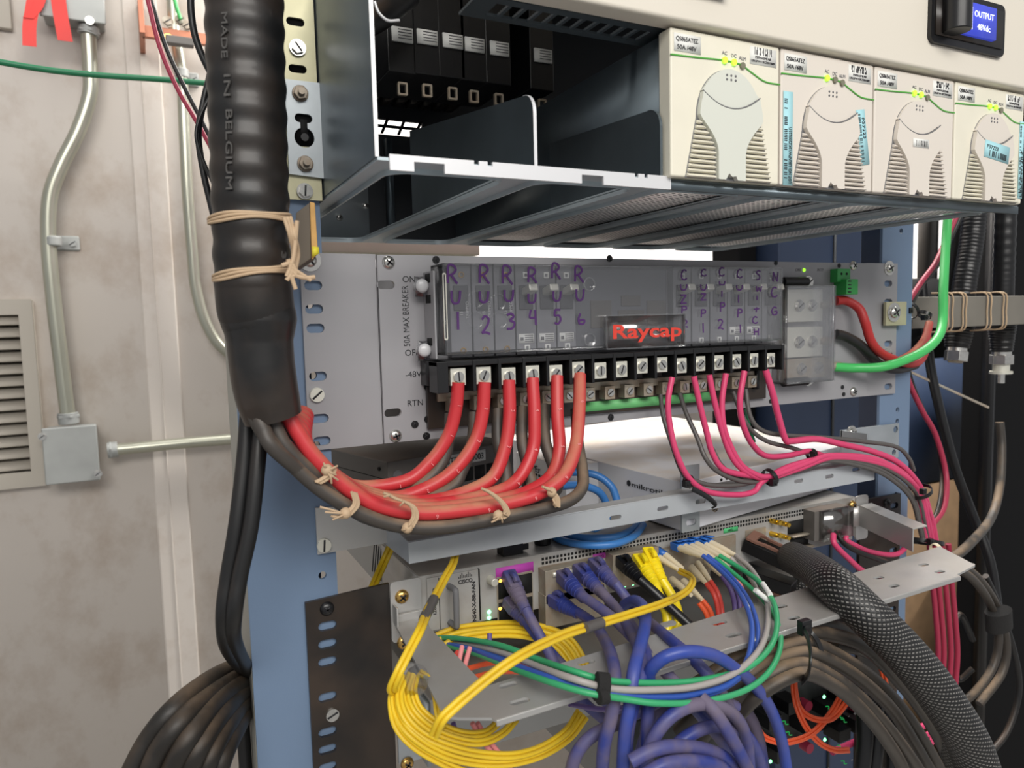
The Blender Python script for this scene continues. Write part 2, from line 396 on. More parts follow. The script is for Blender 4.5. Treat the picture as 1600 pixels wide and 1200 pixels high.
# glowing pane added behind the rack to turn the gaps white
wa = W(556, 200, YW).x; wb_ = W(1500, 400, YW).x; wz0 = W(1456, 440, YW).z
struct(M().box(wa, wb_, YW - .004, YW - .001, wz0, wz0 + .62).out('glow_pane_1', mat('white_glow_pane', (255,250,246), .5, emit=1.15)))
struct(M().box(wa, wb_, YW - .02, YW, wz0 - .03, wz0).out('trim_3', MT['wall'], bevel=.002))
# vent louver
t = thing('vent_grille', 'off-white louvred vent grille on the wall at the left edge', 'vent', W(20, 600, YW))
x0 = W(40, 600, YW).x; x1 = W(-150, 600, YW).x; xo = W(62, 600, YW).x
z1 = W(40, 492, YW).z; z0 = W(40, 735, YW).z; zt = W(50, 468, YW).z; zb = W(50, 758, YW).z
m = M(); TW = at(0, YW - .008, 0)
plate(m, [(x1 - .03, zb), (xo, zb), (xo, zt), (x1 - .03, zt)], [[(x1, z0), (x0, z0), (x0, z1), (x1, z1)]], .016, TW)
m.out('frame', MT['louver'], t, bevel=.002)
n = 13
for i in range(n):
    z = z0 + (z1 - z0) * (i + .5) / n; h = (z1 - z0) / n
    s = M(); s.prism([(x1, YW - .001, z + h*.5), (x1, YW - .003, z + h*.55), (x1, YW - .016, z - h*.25), (x1, YW - .014, z - h*.35)], (x0 - x1, 0, 0)).out('slat', MT['louver'], t)
M().box(x1, x0, YW - .0009, YW - .0002, z0, z1).out('backing', MT['hole'], t)
# wall cover plate in the top left corner
a = W(-60, -20, YW); b = W(21, 50, YW)
o = M().box(a.x, b.x, YW - .012, YW, b.z, a.z + .1).out('wall_cover_plate', MT['louver'], bevel=.002)
tag(o, 'flat off-white cover plate on the wall in the top left corner', 'cover plate')

def conduit(name, label, px, y, wpx, mt='emt', group=None):
    P = [W(a, b, y) for a, b in px]; r = rp(P[len(P)//2], wpx)
    t = thing(name, label, 'conduit', P[-1], group)
    M().sweep(P, r, 18, sub=10).out('pipe', MT[mt], t)
    return t, P, r
def fitting(t, P, Q, r, name='fitting'):
    P = Vector(P); Q = Vector(Q)
    m = M(); m.cyl(P, Q, r * 1.35, n=20); d = (Q - P).normalized(); m.cyl(P + (Q-P)*.2, P + (Q-P)*.45, r * 1.55, n=6)
    m.out(name, MT['galv'], t, bevel=.0008)
YC = YW - .03
t, P, r = conduit('wall_conduit', 'galvanised conduit with an S bend between the two metal wall boxes', [(138,55),(141,110),(140,150),(122,205),(95,260),(78,310),(76,380),(84,470),(96,570),(106,648)], YC, 22)
fitting(t, P[0], W(139, 42, YC), r); fitting(t, W(106, 645, YC), W(108, 662, YC), r)
m = M(); c = W(82, 377, YC); m.cyl(c - Vector((0,0,.008)), c + Vector((0,0,.008)), r * 1.15, n=20)
q = W(118, 378, YC); m.box(c.x, q.x + .004, YW - .006, YW, c.z - .012, c.z + .012); m.out('strap', MT['galv'], t, bevel=.003)
screw(t, Vector((q.x - .006, YW - .006, c.z)), .006, 'hex', 'galv')
t2, P, r = conduit('wall_conduit', 'galvanised conduit running sideways from the lower wall box behind the rack', [(176,703),(230,698),(290,692),(372,685),(480,672),(640,658)], YC, 17)
fitting(t2, W(168, 704, YC), W(184, 702, YC), r)
t3, P, r = conduit('wall_conduit', 'galvanised conduit beside the black ribbed cable, curving right at its foot', [(258,-200),(268,-30),(272,40),(284,120),(288,200),(293,300),(301,400),(306,450),(322,505),(352,548),(420,590),(520,620),(620,640)], YC, 17)
m = M(); c = W(284, 115, YC); m.cyl(c - Vector((0,0,.008)), c + Vector((0,0,.008)), r * 1.2, n=20); q = W(312, 116, YC); m.box(c.x, q.x, YW - .006, YW, c.z - .012, c.z + .012); m.out('strap', MT['galv'], t3, bevel=.003)
screw(t3, Vector((q.x - .008, YW - .006, c.z)), .006, 'hex', 'galv')
# junction boxes
def jbox(label, px0, py0, px1, py1, screws):
    a = W(px0, py0, YW - .05); b = W(px1, py1, YW - .05); t = thing('junction_box', label, 'junction box', ((a.x+b.x)/2, YW, b.z))
    M().box(a.x + .003, b.x - .003, YW - .045, YW, b.z + .003, a.z - .003).out('body', MT['galv'], t, bevel=.003)
    M().box(a.x, b.x, YW - .05, YW - .045, b.z, a.z).out('cover', MT['galv'], t, bevel=.002)
    for s in screws: screw(t, W(*s, YW - .05), .005, 'hex', 'steel')
    return t
jbox('square galvanised junction box low on the wall beside the vent', 64, 670, 157, 750, [(66, 682), (153, 740)])
jbox('galvanised junction box with red ribbons at the top of the wall', 55, -60, 166, 38, [(140, 32)])
def ribbon(pts, wd, label):
    m = M(); P = crom([W(a, b, YW - .056 - .003*i) for i, (a, b) in enumerate(pts)], 6); wv = Vector((wd, 0, 0))
    vs = []; fs = []
    for p in P: vs += [p - wv, p + wv, p + wv + Vector((0,.0006,0)), p - wv + Vector((0,.0006,0))]
    for i in range(len(P) - 1):
        for k in range(4): fs.append((i*4+k, i*4+(k+1)%4, i*4+4+(k+1)%4, i*4+4+k))
    m.add(vs, fs + [(0,1,2,3), tuple(len(vs)-4+i for i in range(4))]); tag(m.out('red_ribbon', MT['redtape']), label, 'ribbon')
ribbon([(54,-10),(50,15),(46,40),(46,72)], .009, 'left one of two red ribbons hanging from the top wall box, longer')
ribbon([(66,-10),(58,12),(44,28)], .007, 'short red ribbon knotted over the left one at the top wall box')
ribbon([(90,-10),(94,20),(102,64)], .010, 'right one of two red ribbons hanging from the top wall box, shorter')
# copper ground bar
t = thing('ground_bar', 'dusty copper grounding bar bolted near the top of the wall', 'ground bar', W(270, 60, .8))
a = W(222, 50, .82); b = W(340, 74, .82)
M().box(a.x, b.x, .815, .825, b.z, b.z + .018).out('bar', MT['copper'], t, bevel=.001)
c = W(220, -20, .82); M().box(a.x - .004, a.x + .004, .80, .9, b.z, c.z).out('bracket', MT['copper'], t, bevel=.001)
for p in [(262,34),(282,32),(292,40)]: screw(t, W(p[0], p[1] , .815), .007, 'hex', 'steeld')
m = M(); m.box(W(254,0,.82).x, W(298,0,.82).x, .80, .815, W(0,40,.82).z, W(0,30,.82).z + .004); m.out('lug', MT['boxdark'], t, bevel=.002)
screw(t, W(263, 62, .812), .007, 'hex', 'brass')

def cable(label, mt, wpx, pts, name='cable', cat='cable', y=None, group=None, n=12, sub=8, flat=None):
    P = [W(p[0], p[1], p[2] if len(p) > 2 else y) for p in pts]
    r = [rp(p, wpx) for p in P] if False else rp(P[len(P)//2], wpx)
    o = M().sweep(P, r, n, sub=sub, flat=flat).out(name, MT[mt]); return tag(o, label, cat, group)
cable('green ground wire stretched across the wall near the top left', 'greend', 9, [(-300,60),(-30,90),(0,97),(80,110),(160,118),(250,124),(340,132),(420,140),(560,150),(700,150)], 'ground_wire', 'wire', y=.55)
cable('short green wire dropping to the copper ground bar', 'green', 6, [(270,-20),(274,5),(282,30)], 'ground_wire', 'wire', y=.80)
cable('dark pink wire slanting down left of the black ribbed cable', 'pinkd', 7, [(215,-220),(228,-30),(236,20),(252,80),(278,140),(310,195),(340,250),(372,310),(420,400)], 'power_wire', 'wire', y=.25)
cable('black wire twisted with the dark pink one left of the ribbed cable', 'rubber', 7, [(222,-220),(232,-30),(242,20),(262,80),(290,140),(316,190),(340,240),(372,300),(420,390)], 'power_wire', 'wire', y=.262)
cable('thick olive black cable curving behind the top of the ribbed cable', 'rubber', 11, [(296,-220),(298,-30),(299,20),(306,60),(322,100),(345,140),(370,180)], 'coiled_cable', 'cable', y=.2)
cable('black cable running down close behind the ribbed cable', 'rubber', 10, [(330,110),(318,160),(310,210),(318,270),(332,330),(348,400)], 'coiled_cable', 'cable', y=.15)
cable('thin black cable bowing out behind the ribbed cable', 'rubber', 6, [(335,140),(316,175),(307,205),(310,230),(322,262),(340,300)], 'coiled_cable', 'cable', y=.14)

# ================================================================== THE RACK
rk = thing('equipment_rack', 'blue painted steel relay rack with two uprights', 'rack', (-.02, 0, -1.5))
def postholes(x, zs): return [circ(x, z, .0028, 12) for z in zs]
m = M(); x0 = -.0505; x1 = .0085
hz = [ -.2205 ] + [.30 - k * .0159 for k in range(0, 30) if k % 3 == 0] + [-.50 - k*.032 for k in range(4)]
plate(m, [(x0, -1.5), (x1, -1.5), (x1, .45), (x0, .45)], [circ(-.0015, z, .0028, 12) for z in hz], .003, at(0, .0015, 0))
m.out('upright', MT['blue'], rk)
M().box(x0 - .0005, x0 + .003, .003, .06, -1.5, .45).out('side_flange', MT['beigeflange'], rk, bevel=.001)
M().box(-.0477, x1, .058, .061, -1.5, .45).out('back_flange', MT['navy'], rk)
m = M(); x0 = .566; x1 = .613
hz2 = [W(1388, y, 0).z for y in (642, 660, 755, 775, 862, 880, 360)]
plate(m, [(x0, -1.5), (x1, -1.5), (x1, .45), (x0, .45)], [circ(.594, z, .0028, 12) for z in hz2] + [circ(.585, W(1388, 700, 0).z, .003, 12)], .003, at(0, .0015, 0))
m.out('upright', MT['blue'], rk)
M().box(x1 - .003, x1, .003, .06, -1.5, .45).out('side_flange', MT['navy'], rk, bevel=.001)
# second (rear) frame, seen as navy sheets behind
rr = thing('rear_cabinet', 'dark navy equipment cabinet side standing behind the rack on the right', 'cabinet', (.75, .35, -1.5))
a = W(1216, 500, .3).x; b = W(1380, 500, .3).x
M().box(a, b, .30, .42, -1.5, .34).out('side_panel', MT['navy'], rr, bevel=.002)
M().box(W(1300,500,.3).x, W(1303,500,.3).x, .297, .30, -1.5, .34).out('seam', MT['dark'], rr)
a2 = W(1170, 500, .32).x
M().box(a2, a - .004, .34, .40, -1.5, .30).out('dark_channel', MT['blackm'], rr, bevel=.002)
# tall black cabinet on the far right
bc = thing('black_cabinet', 'tall black cabinet filling the right edge of the photo', 'cabinet', (1.3, .35, -1.5))
a = W(1502, 600, .36).x
M().box(a, a + .8, .32, .36, -1.5, 1.2).out('door', MT['blackm'], bc, bevel=.004)
M().box(a - .004, a + .004, .30, .32, -1.5, 1.2).out('edge_trim', MT['black'], bc)
# panels seen between the right upright and the black cabinet
a = W(1421, 600, .5); b = W(1512, 600, .5)
ob = thing('rear_panel_stack', 'navy panel above a tan board behind the coax cables', 'panel', (a.x, .5, -1.5))
M().box(a.x - .1, b.x + .1, .5, .52, W(1460, 752, .5).z, W(1460, 560, .5).z).out('navy_panel', MT['navy'], ob)
M().box(a.x - .1, b.x + .1, .5, .52, -1.5, W(1460, 755, .5).z).out('tan_board', MT['tan'], ob)
M().box(a.x - .1, b.x + .1, .485, .5, W(1460, 640, .5).z, W(1460, 632, .5).z).out('ledge', MT['greyf'], ob) if False else None
M().box(a.x - .1, b.x + .1, .5, .53, W(1460, 560, .5).z, W(1460, 435, .5).z).out('black_panel', MT['blackm'], ob)
for px, wd in ((1252, 20), (1336, 0), (1453, 16)):
    pass
for i, (p0, p1, mt) in enumerate([(1232,1262,'blackm'),(1316,1340,'blackm'),(1344,1352,'tan'),(1448,1466,'blackm')]):
    a = W(p0, 400, .7); b = W(p1, 400, .7)
    if p0 < 1400 and p0 > 1300: continue
    tag(M().box(a.x, b.x, .70, .72, W(0,470,.7).z, .55).out('wall_post', MT[mt]), ['dark post against the bright wall left of the blue upright','dark post','tan strip','dark narrow post against the bright wall beside the coax cable'][i], 'post')
# two dark strips at px 1445.. in the bright gap
a = W(1446, 400, .6); b = W(1462, 400, .6)
tag(M().box(a.x, b.x, .60, .62, W(0,440,.6).z, .4).out('door_frame', MT['boxdark']), 'dark frame bar in the bright gap right of the blue upright', 'frame bar')
# horizontal dark sheet & beige duct in the slit under the power shelf
t = thing('wall_duct', 'beige sheet metal duct seen through the slit above the breaker panel', 'duct', W(600, 382, .5))
a = W(480, 394, .5); b = W(750, 380, .5)
M().box(a.x - .1, b.x, .5, .6, a.z, b.z).out('body', MT['beigeb'], t, bevel=.002)
t = thing('ceiling_tray', 'mauve tinted tray edge right behind the power shelf underside', 'tray', W(800, 370, .45))
a = W(500, 380, .45); b = W(1190, 330, .45)
M().box(a.x - .1, b.x, .45, .47, W(800, 378, .45).z, b.z + .06).out('body', MT['mauve'], t, bevel=.001)

# ------------------------------------------------------------------ POWER SHELF
SY = -.13
ps = thing('power_shelf', 'zinc plated power shelf with two empty bays at the top of the rack', 'power shelf', (.285, 0, .036))
SX = .0115; SW = .0908
# bottom tray with six windows
m = M(); wins = []
for k in range(6):
    a = SX + SW * k
    wins.append(rbox(a + .011, a + SW - .010, SY + .016, .22, .013, 6))
plate(m, [(SX, SY), (SX + 6*SW + .004, SY), (SX + 6*SW + .004, .232), (SX, .245)], wins, .0016, Matrix.Translation((0, 0, .0362)))
m.out('bottom_tray', MT['zinct'], ps)
for k in range(6):       # turned-down rims of the windows
    o_ = rbox(SX+SW*k + .0098, SX+SW*(k+1) - .0088, SY + .0148, .2212, .0142, 6); i_ = rbox(SX+SW*k + .011, SX+SW*(k+1) - .010, SY + .016, .22, .013, 6)
    m = M(); plate(m, o_, [i_], .0032, Matrix.Translation((0, 0, .0342))); m.out('window_rim', MT['zinct'], ps, bevel=.0005)
# bright front lip with notches
m = M(); L0 = SX + .006; L1 = SX + 2 * SW + .004
out_ = [(L0, .0305), (L0 + .013, .0305), (L0 + .013, .0355), (L0 + .030, .0355), (L0+.030, .0305), (L0+.115, .0305), (L0+.115,.0355), (L0+.130,.0355), (L0+.130,.0305), (L1, .0305), (L1, .0385), (L0+.145+.017,.0385),(L0+.145+.017,.0362),(L0+.145+.0145,.0362),(L0+.145+.0145,.0385),(L0+.145+.010,.0385),(L0+.145+.010,.0362),(L0+.145+.0075,.0362),(L0+.145+.0075,.0385),(L0+.058,.0385),(L0+.058,.0362),(L0+.055,.0362),(L0+.055,.0385),(L0+.050,.0385),(L0+.050,.0362),(L0+.047,.0362),(L0+.047,.0385),(L0,.0385)]
plate(m, out_, [], .0016, at(0, SY - .0008, 0)); m.out('front_lip', MT['zincw'], ps)
M().box(L1, SX + 6*SW + .004, SY - .0012, SY + .001, .0305, .0365).out('front_lip', MT['zincd'], ps)
# left side plate, rounded at its top front corner
def sideplate(x, ztop_front, ztop_back, name, y1=.25, z0=.037, r=.012, mt='zincd', y0=None, edge='zincw'):
    y0 = SY if y0 is None else y0
    pts = [(y1, z0), (y0, z0), (y0, ztop_front - r)]
    for i in range(7):
        a = math.pi - i * math.pi / 2 / 6; pts.append((y0 + r + r * math.cos(a), ztop_front - r + r * math.sin(a)))
    pts.append((y1, ztop_back))
    m = M(); m.prism([(x, p[0], p[1]) for p in pts], (.0016, 0, 0)); o = m.out(name, MT[mt], ps)
    e = M(); q = pts[1:-1]
    for i in range(len(q) - 1):
        a, b = q[i], q[i+1]; nn = Vector((0, -(b[1]-a[1]), (b[0]-a[0]))).normalized() * .00025
        e.prism([(x - .0002, a[0], a[1]), (x + .0018, a[0], a[1]), (x + .0018, b[0], b[1]), (x - .0002, b[0], b[1])], nn)
    e.out('bright_edge', MT[edge], o)
    return o
sideplate(SX - .001, .1310, .26, 'side_panel', r=.006)
dz = WX(640, 205, SX + SW); sideplate(SX + SW, W(812, 138, SY).z, dz.z + (.0), 'divider', y1=dz.y)
dz2 = WX(860, 225, SX + 2*SW - .002); sideplate(SX + 2*SW - .003, W(1008, 162, SY).z, dz2.z, 'divider', y1=dz2.y, edge='zincd')
# upper hood / rear
cz1 = W(600, 186, .24).z; cz0 = W(600, 210, .24).z; cxa = W(572, 200, .24).x; cxb = W(660, 200, .24).x
m = M(); plate(m, [(SX - .001, .037), (SX + 6*SW, .037), (SX + 6*SW, .40), (SX - .001, .40)], [[(cxa, cz0), (cxb, cz0), (cxb, cz1), (cxa, cz1)]], .004, at(0, .242, 0)); m.out('rear_panel', MT['dark'], ps)
zp = W(576, 300, .23).x; M().box(SX, zp, .232, .2395, .0385, cz0 - .006).out('rear_bracket', MT['zinc'], ps)
zq = W(606, 300, .23).x; M().box(zq, zq + .006, .228, .2395, .0385, cz0 - .006).out('rear_rib', MT['zincd'], ps)
for pp in ((531, 340), (572, 322)): screw(ps, (W(*pp, .231).x, .232, W(*pp, .231).z), .0035, 'phil', 'steel')
m = M(); m.box(SX + .03, SX + 6*SW, SY + .02, .25, .30, .305).out('top_panel', MT['dark'], ps)
# grille strip under the door
m = M(); g0 = .083; hs = []
for k in range(11): hs.append([(g0 + .004 + k*.0098, 0), (g0 + .0115 + k*.0098, 0), (g0 + .0115 + k*.0098, .016), (g0 + .004 + k*.0098, .016)])
plate(m, [(g0 - .01, -.006), (g0 + .125, -.006), (g0 + .125, .022), (g0 - .01, .022)], hs, .0015, Matrix.Translation((0, SY + .012, .1295))); m.out('vent_strip', MT['zincd'], ps)
# bars across the opening at the back where the wall shows through
m = M(); cm = (cz0 + cz1) / 2; m.box(cxa, cxb, .236, .2395, cm - .0012, cm + .0012)
for k in (1, 2, 3): x = cxa + (cxb - cxa) * k / 3.4; m.prism([(x - .004, .2365, cz0), (x - .001, .2365, cz0), (x + .006, .2365, cz1), (x + .003, .2365, cz1)], (0, .002, 0))
m.out('rear_cage', MT['blackm'], ps)
# rear chassis face with rows of lugs
m = M()
for k in range(13): m.box(SX + .012 + k*.014, SX + .020 + k*.014, .20, .236, cz1 + .012, cz1 + .026)
m.out('terminal_row', MT['blackp'], ps)
# small drilled holes on the side panel
for (y, z) in ((-.02,.2),(-.03,.186),(.0,.17),(-.05,.16)): M().cyl((SX - .0009, y, z), (SX - .0018, y, z), .0011, n=10).out('rivet', MT['hole'], ps)
# breakers hanging inside with white labels
for i, (px, py) in enumerate([(630,54),(669,58),(709,64),(743,70),(782,76),(850,87)]):
    c = W(px, py, .06); t = thing('circuit_breaker', ['first black breaker from the left deep inside the power shelf, white label','second black breaker from the left deep inside the power shelf, white label','third black breaker from the left deep inside the power shelf, white label','fourth black breaker from the left deep inside the power shelf, white label','fifth black breaker from the left deep inside the power shelf, white label','black breaker standing apart deep inside the power shelf, dull white label'][i], 'circuit breaker', (c.x, .06, c.z), 'breakers inside the power shelf')
    M().box(c.x - .0125, c.x + .0105, .062, .13, c.z - .028, c.z + .05).out('body', MT['black'], t, bevel=.001)
    M().box(c.x - .009, c.x + .008, .060, .062, c.z - .0055, c.z + .0055).out('label', MT['labelw'], t)
    mm = M()
    for q in range(4): mm.box(c.x - .004, c.x + .007, .0597, .060, c.z + .0035 - q*.0022, c.z + .0041 - q*.0022)
    mm.out('lettering', MT['inkg'], t)
    mm = M(); plate(mm, rbox(c.x-.005, c.x+.003, c.z-.045, c.z-.035, .001), [rbox(c.x-.0035, c.x+.0015, c.z-.0435, c.z-.0365, .0008)], .003, at(0, .064, 0)); mm.out('terminal', MT['tind'], t)
cable('dusty black cable with a white tie inside the top of the power shelf', 'rubber', 40, [(560,45,.0),(600,22,.02),(640,-10,.03)], 'shelf_cable', 'cable')
cable('white cable tie around the cable inside the power shelf', 'zincw', 5, [(585,2,-.02),(592,20,-.02),(606,32,-.02),(624,32,-.02)], 'cable_tie', 'cable tie')
# mounting ears at the left
er = thing('mounting_ear', 'zinc mounting ear with slots, nuts and screws left of the power shelf', 'mounting ear', (0, -.003, .04))
ez0 = W(470, 314, 0).z
m = M(); E0 = -.0135; E1 = .0095; hs = [slot(-.002, W(0, y, 0).z, .0112, .0050) for y in (35, 108)] + [slot(-.002, W(470, 186, 0).z, .0115, .005)]
def zz(py, px=465): return W(px, py, -.004).z
hs = [slot(-.0025, zz(35), .0115, .0052), slot(-.0025, zz(108), .0115, .0052)]
plate(m, [(E0, zz(312)), (E1, zz(312)), (E1, .20), (E0, .20)], hs, .002, at(0, -.0035, 0)); m.out('ear_plate', MT['brassy'], er, bevel=.0004)
kh = rbox(-.0035, -.0008, zz(200), zz(180), .001)
m = M(); plate(m, [(E0 + .002, zz(274)), (E1 + .003, zz(278)), (E1 + .003, zz(128)), (E0 + .002, zz(128))], [slot(-.0008, zz(186), .0112, .0056), circ(-.0008, zz(216), .0064, 22)], .002, at(0, -.0062, 0)); m.out('inner_plate', MT['zinc'], er, bevel=.0004)
M().box(-.0030, .0014, -.0076, -.0070, zz(215), zz(188)).out('keyhole_slot', MT['hole'], er)
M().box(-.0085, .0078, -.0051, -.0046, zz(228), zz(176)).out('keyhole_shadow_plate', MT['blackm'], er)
M().box(-.0095, .0045, -.0024, -.0019, zz(116), zz(25)).out('slot_shade_plate', MT['blackm'], er)  # black sheets added behind the ear slots to stand in for shade
M().cyl((-.0008, -.0068, zz(216)), (-.0008, -.0085, zz(216)), .0025).out('stud', MT['black'], er)
for py, kd in ((73, 'hexslot'), (146, 'nut'), (256, 'nut'), (298, 'hexslot')):
    p = W(466 if py < 100 else (469 if py < 200 else 477), py, -.0075)
    if kd == 'nut':
        mm = M(); mm.cyl(p, p + Vector((0,-.0008,0)), .0052, n=24); mm.hexa(p + Vector((0,-.0008,0)), (0,-1,0), .0046, .0028, .2); o = mm.out('nut', MT['steeld'], er, bevel=.0003)
        M().cyl(p, p + Vector((0,-.0065,0)), .0022).out('threaded_stud', MT['steeld'], o)
    else: screw(er, p + Vector((0, .002, 0)), .0042, 'hexslot', 'steel', ang=2.2 if py < 100 else 1.5)
# beige door above
dr = thing('cabinet_door', 'cream painted cabinet door above the rectifier modules', 'door', (.35, SY - .015, .127))
M().box(.075, .5665, SY - .012, SY + .004, .1275, .34).out('panel', MT['door'], dr, bevel=.0025)
# display
di = thing('display_module', 'black framed display reading OUTPUT 48Vdc set in the cream door', 'display', W(1508, 40, SY - .012))
YD = SY - .012
a = W(1450, 0, YD); b = W(1563, 76, YD); zc = W(1508, 38, YD).z; hh = .0195
m = M(); plate(m, rbox(a.x, b.x, zc - hh, zc + hh*.98, .005), [], .003, at(0, YD - .0015, 0)); m.out('bezel', MT['black'], di, bevel=.0008)
m = M(); m.box(a.x + .004, b.x - .004, YD - .004, YD - .003, zc - hh*.72, zc + hh*.72); m.out('recess', MT['blackp'], di)
M().cyl((a.x + .017, YD - .011, zc - .013), (a.x + .017, YD - .011, zc + .015), .0095, n=24).out('knob', MT['black'], di, bevel=.001)
s0 = W(1497, 38, YD-.006).x; s1 = W(1554, 38, YD-.006).x; M().box(s0, s1, YD - .0075, YD - .004, zc - .0105, zc + .0125).out('screen', MT['lcd'], di)
m = M(); w_ = s1 - s0; text(m, 'D', .0085, at(s0 + w_*.08, YD - .0077, zc + .001)); text(m, 'OUTPUT', .0062, at(s0 + w_*.38, YD - .0077, zc + .003), w_*.54); text(m, '48Vdc', .0062, at(s0 + w_*.46, YD - .0077, zc - .006), w_*.36)
m.box(s0 + w_*.31, s0 + w_*.325, YD - .0078, YD - .0075, zc - .007, zc + .009); m.box(s0 + w_*.1, s0 + w_*.26, YD - .0078, YD - .0075, zc - .002, zc - .0014); m.box(s0 + w_*.1, s0 + w_*.26, YD - .0078, YD - .0075, zc - .0042, zc - .0037)
m.out('screen_characters', MT['lcdw'], di)
tag(M().box(W(1065,0,YD).x, W(1130,0,YD).x, YD - .006, YD, W(1100,-8,YD).z, W(1100,-8,YD).z + .02).out('door_latch', MT['black'], None, bevel=.001), 'black latch cut off at the top edge on the cream door', 'latch')

# ------------------------------------------------------------------ RECTIFIERS
RH = .0885; RWd = .0895
def rectifier(k, label, leds, mts, stickers):
    x0 = SX + SW * (k + 2) + .0005; z0 = .0375; y = SY - .006
    t = thing('rectifier_module', label, 'rectifier', (x0 + RWd/2, y, z0), 'rectifier modules in the power shelf')
    fm, hm = mts
    M().box(x0, x0 + RWd, y, y + .012, z0, z0 + RH).out('face', MT[fm], t, bevel=.0015)
    M().box(x0 + .001, x0 + RWd - .001, y + .012, .22, z0 + .001, z0 + RH - .002).out('body', MT['zincd'], t)
    M().box(x0 + .004, x0 + RWd - .004, y + .014, .21, z0 + .0004, z0 + .001).out('perforated_bottom', MT['perf'], t)
    U_ = lambda u: x0 + RWd * u
    V_ = lambda v: z0 + RH * (1 - v)
    def arch(v):        # half width of the arch at height v
        if v < .225: return 0
        a = min(1, (v - .225) / .36)
        return .30 * math.sqrt(max(0, 1 - (1 - a)**2)) + max(0, (v - .585)) * .23
    c = .515
    # dark groove around the arch
    vs = [.225 + .775 * (i / 26)**1.6 for i in range(27)]
    Lp = [(U_(c - arch(v)), V_(v)) for v in vs]; Rp = [(U_(c + arch(v)), V_(v)) for v in vs]
    poly = Lp[::-1] + Rp[1:]; m = M(); plate(m, poly, [], .0004, at(0, y, 0)); m.out('arch_groove', MT['inkg'], t)
    def shrink(v, e=.007): return max(0, arch(v) - e)
    # lens shaped top button
    mid = lambda u: .50 - .105 * ((u - c) / .27)**2
    us = [c - .262 + .524 * i / 20 for i in range(21)]
    def vtop(u):
        lo, hi = .225, .6
        for _ in range(20):
            q = (lo + hi) / 2
            if shrink(q) < abs(u - c): lo = q
            else: hi = q
        return hi
    up = [(U_(u), V_(min(vtop(u), mid(u) - .004))) for u in us]; dn = [(U_(u), V_(mid(u) - .006)) for u in us][::-1]
    m = M(); plate(m, up + dn[1:-1], [], .0022, at(0, y - .0010, 0)); m.out('top_button', MT[hm], t)
    m = M()
    for i in range(3):
        for j in range(2): m.cyl((U_(.475 + i*.04), y - .0020, V_(.27 + j*.03)), (U_(.475 + i*.04), y - .0023, V_(.27 + j*.03)), .0008, n=8)
    m.out('button_dots', MT['inkg'], t)
    M().sweep([(U_(u), y - .0030, V_(mid(u))) for u in us], .00042, 6, smooth=False).out('button_seam', MT['inkg'], t)
    # Y shaped handle
    def hin(side, v):   # inner edge of the handle leg
        if v < .575: return shrink(v, .01)
        q = min(1, (v - .575) / .25); return .125 + (shrink(.575, .01) - .125) * (1 - math.sin(q * math.pi / 2)) 
    top = [(U_(u), V_(mid(u) + .006)) for u in us]
    vv = [.42 + .58 * i / 24 for i in range(25)]
    rt = [(U_(c + hin(1, v)), V_(v)) for v in vv if v > mid(c + .262) + .02]; lf = [(U_(c - hin(-1, v)), V_(v)) for v in vv if v > mid(c - .262) + .02][::-1]
    nt_ = [(U_(c + .05), V_(1.0)), (U_(c + .035), V_(.972)), (U_(c), V_(.978)), (U_(c - .03), V_(.955)), (U_(c - .06), V_(1.0))]
    poly = top + rt + nt_ + lf
    m = M(); plate(m, poly, [], .0036, at(0, y - .0016, 0)); m.out('handle', MT[hm], t, bevel=.0003)
    # ribs
    for sd in (-1, 1):
        for i in range(12):
            v = .60 + i * .0335; vc = v + .012
            a_ = c + sd * (hin(sd, vc) + .012); b_ = c + sd * (shrink(vc, .006))
            if abs(b_ - a_) < .03: continue
            xa, xb = sorted((U_(a_), U_(b_))); m = M()
            m.prism([(xa, y + .0002, V_(v + .027)), (xa, y - .0026, V_(v + .025)), (xa, y - .0030, V_(v + .018)), (xa, y - .0008, V_(v + .001)), (xa, y + .0002, V_(v))], (xb - xa, 0, 0)); m.out('grip_rib', MT[fm], t, bevel=.0004)
    # trim line, lamps
    pts = [(0,.185),(.2,.178),(.46,.165),(.62,.175),(.72,.215),(.85,.265),(1,.27)]
    P = [(U_(u), y - .0003, V_(v)) for u, v in pts]; M().sweep(P, .0005, 6).out('trim_line', MT['trim'], t)
    for i, u in enumerate((.47, .555, .635)):
        v = (.165, .168, .182)[i]; m = M(); m.cyl((U_(u), y + .0002, V_(v)), (U_(u), y - .0014, V_(v)), .0021, n=16); m.out('lamp', MT['ledg' if leds[i] else 'ledoff'], t)
    m = M()
    for i, s in enumerate(('AC', 'DC', 'ALM')): text(m, s, .0032, at(U_((.45, .535, .605)[i]), y - .0001, V_(.125 + i*.008)))
    m.out('lettering', MT['inkg'], t)
    o = M().box(U_(.03), U_(.26), y - .0003, y, V_(.155), V_(.035)).out('model_sticker', MT['labelw'], t)
    m = M(); text(m, 'QS865ATEZ', .0038, at(U_(.045), y - .0005, V_(.085)), RWd * .19); text(m, '50A /48V', .0038, at(U_(.055), y - .0005, V_(.14)), RWd * .165); m.out('sticker_print', MT['ink'], o)
    o = M().box(U_(.71), U_(.965), y - .0002, y, V_(.155), V_(.03)).out('barcode_sticker', MT['labelw'], t)
    m = M(); rr = random.Random(k)
    for i in range(24):
        if rr.random() < .75:
            for q in (0, 1, 2): 
                if rr.random() < .8: m.box(U_(.74 + i*.0075), U_(.745 + i*.0075), y - .00035, y - .0002, V_(.085 - q*.018), V_(.068 - q*.018))
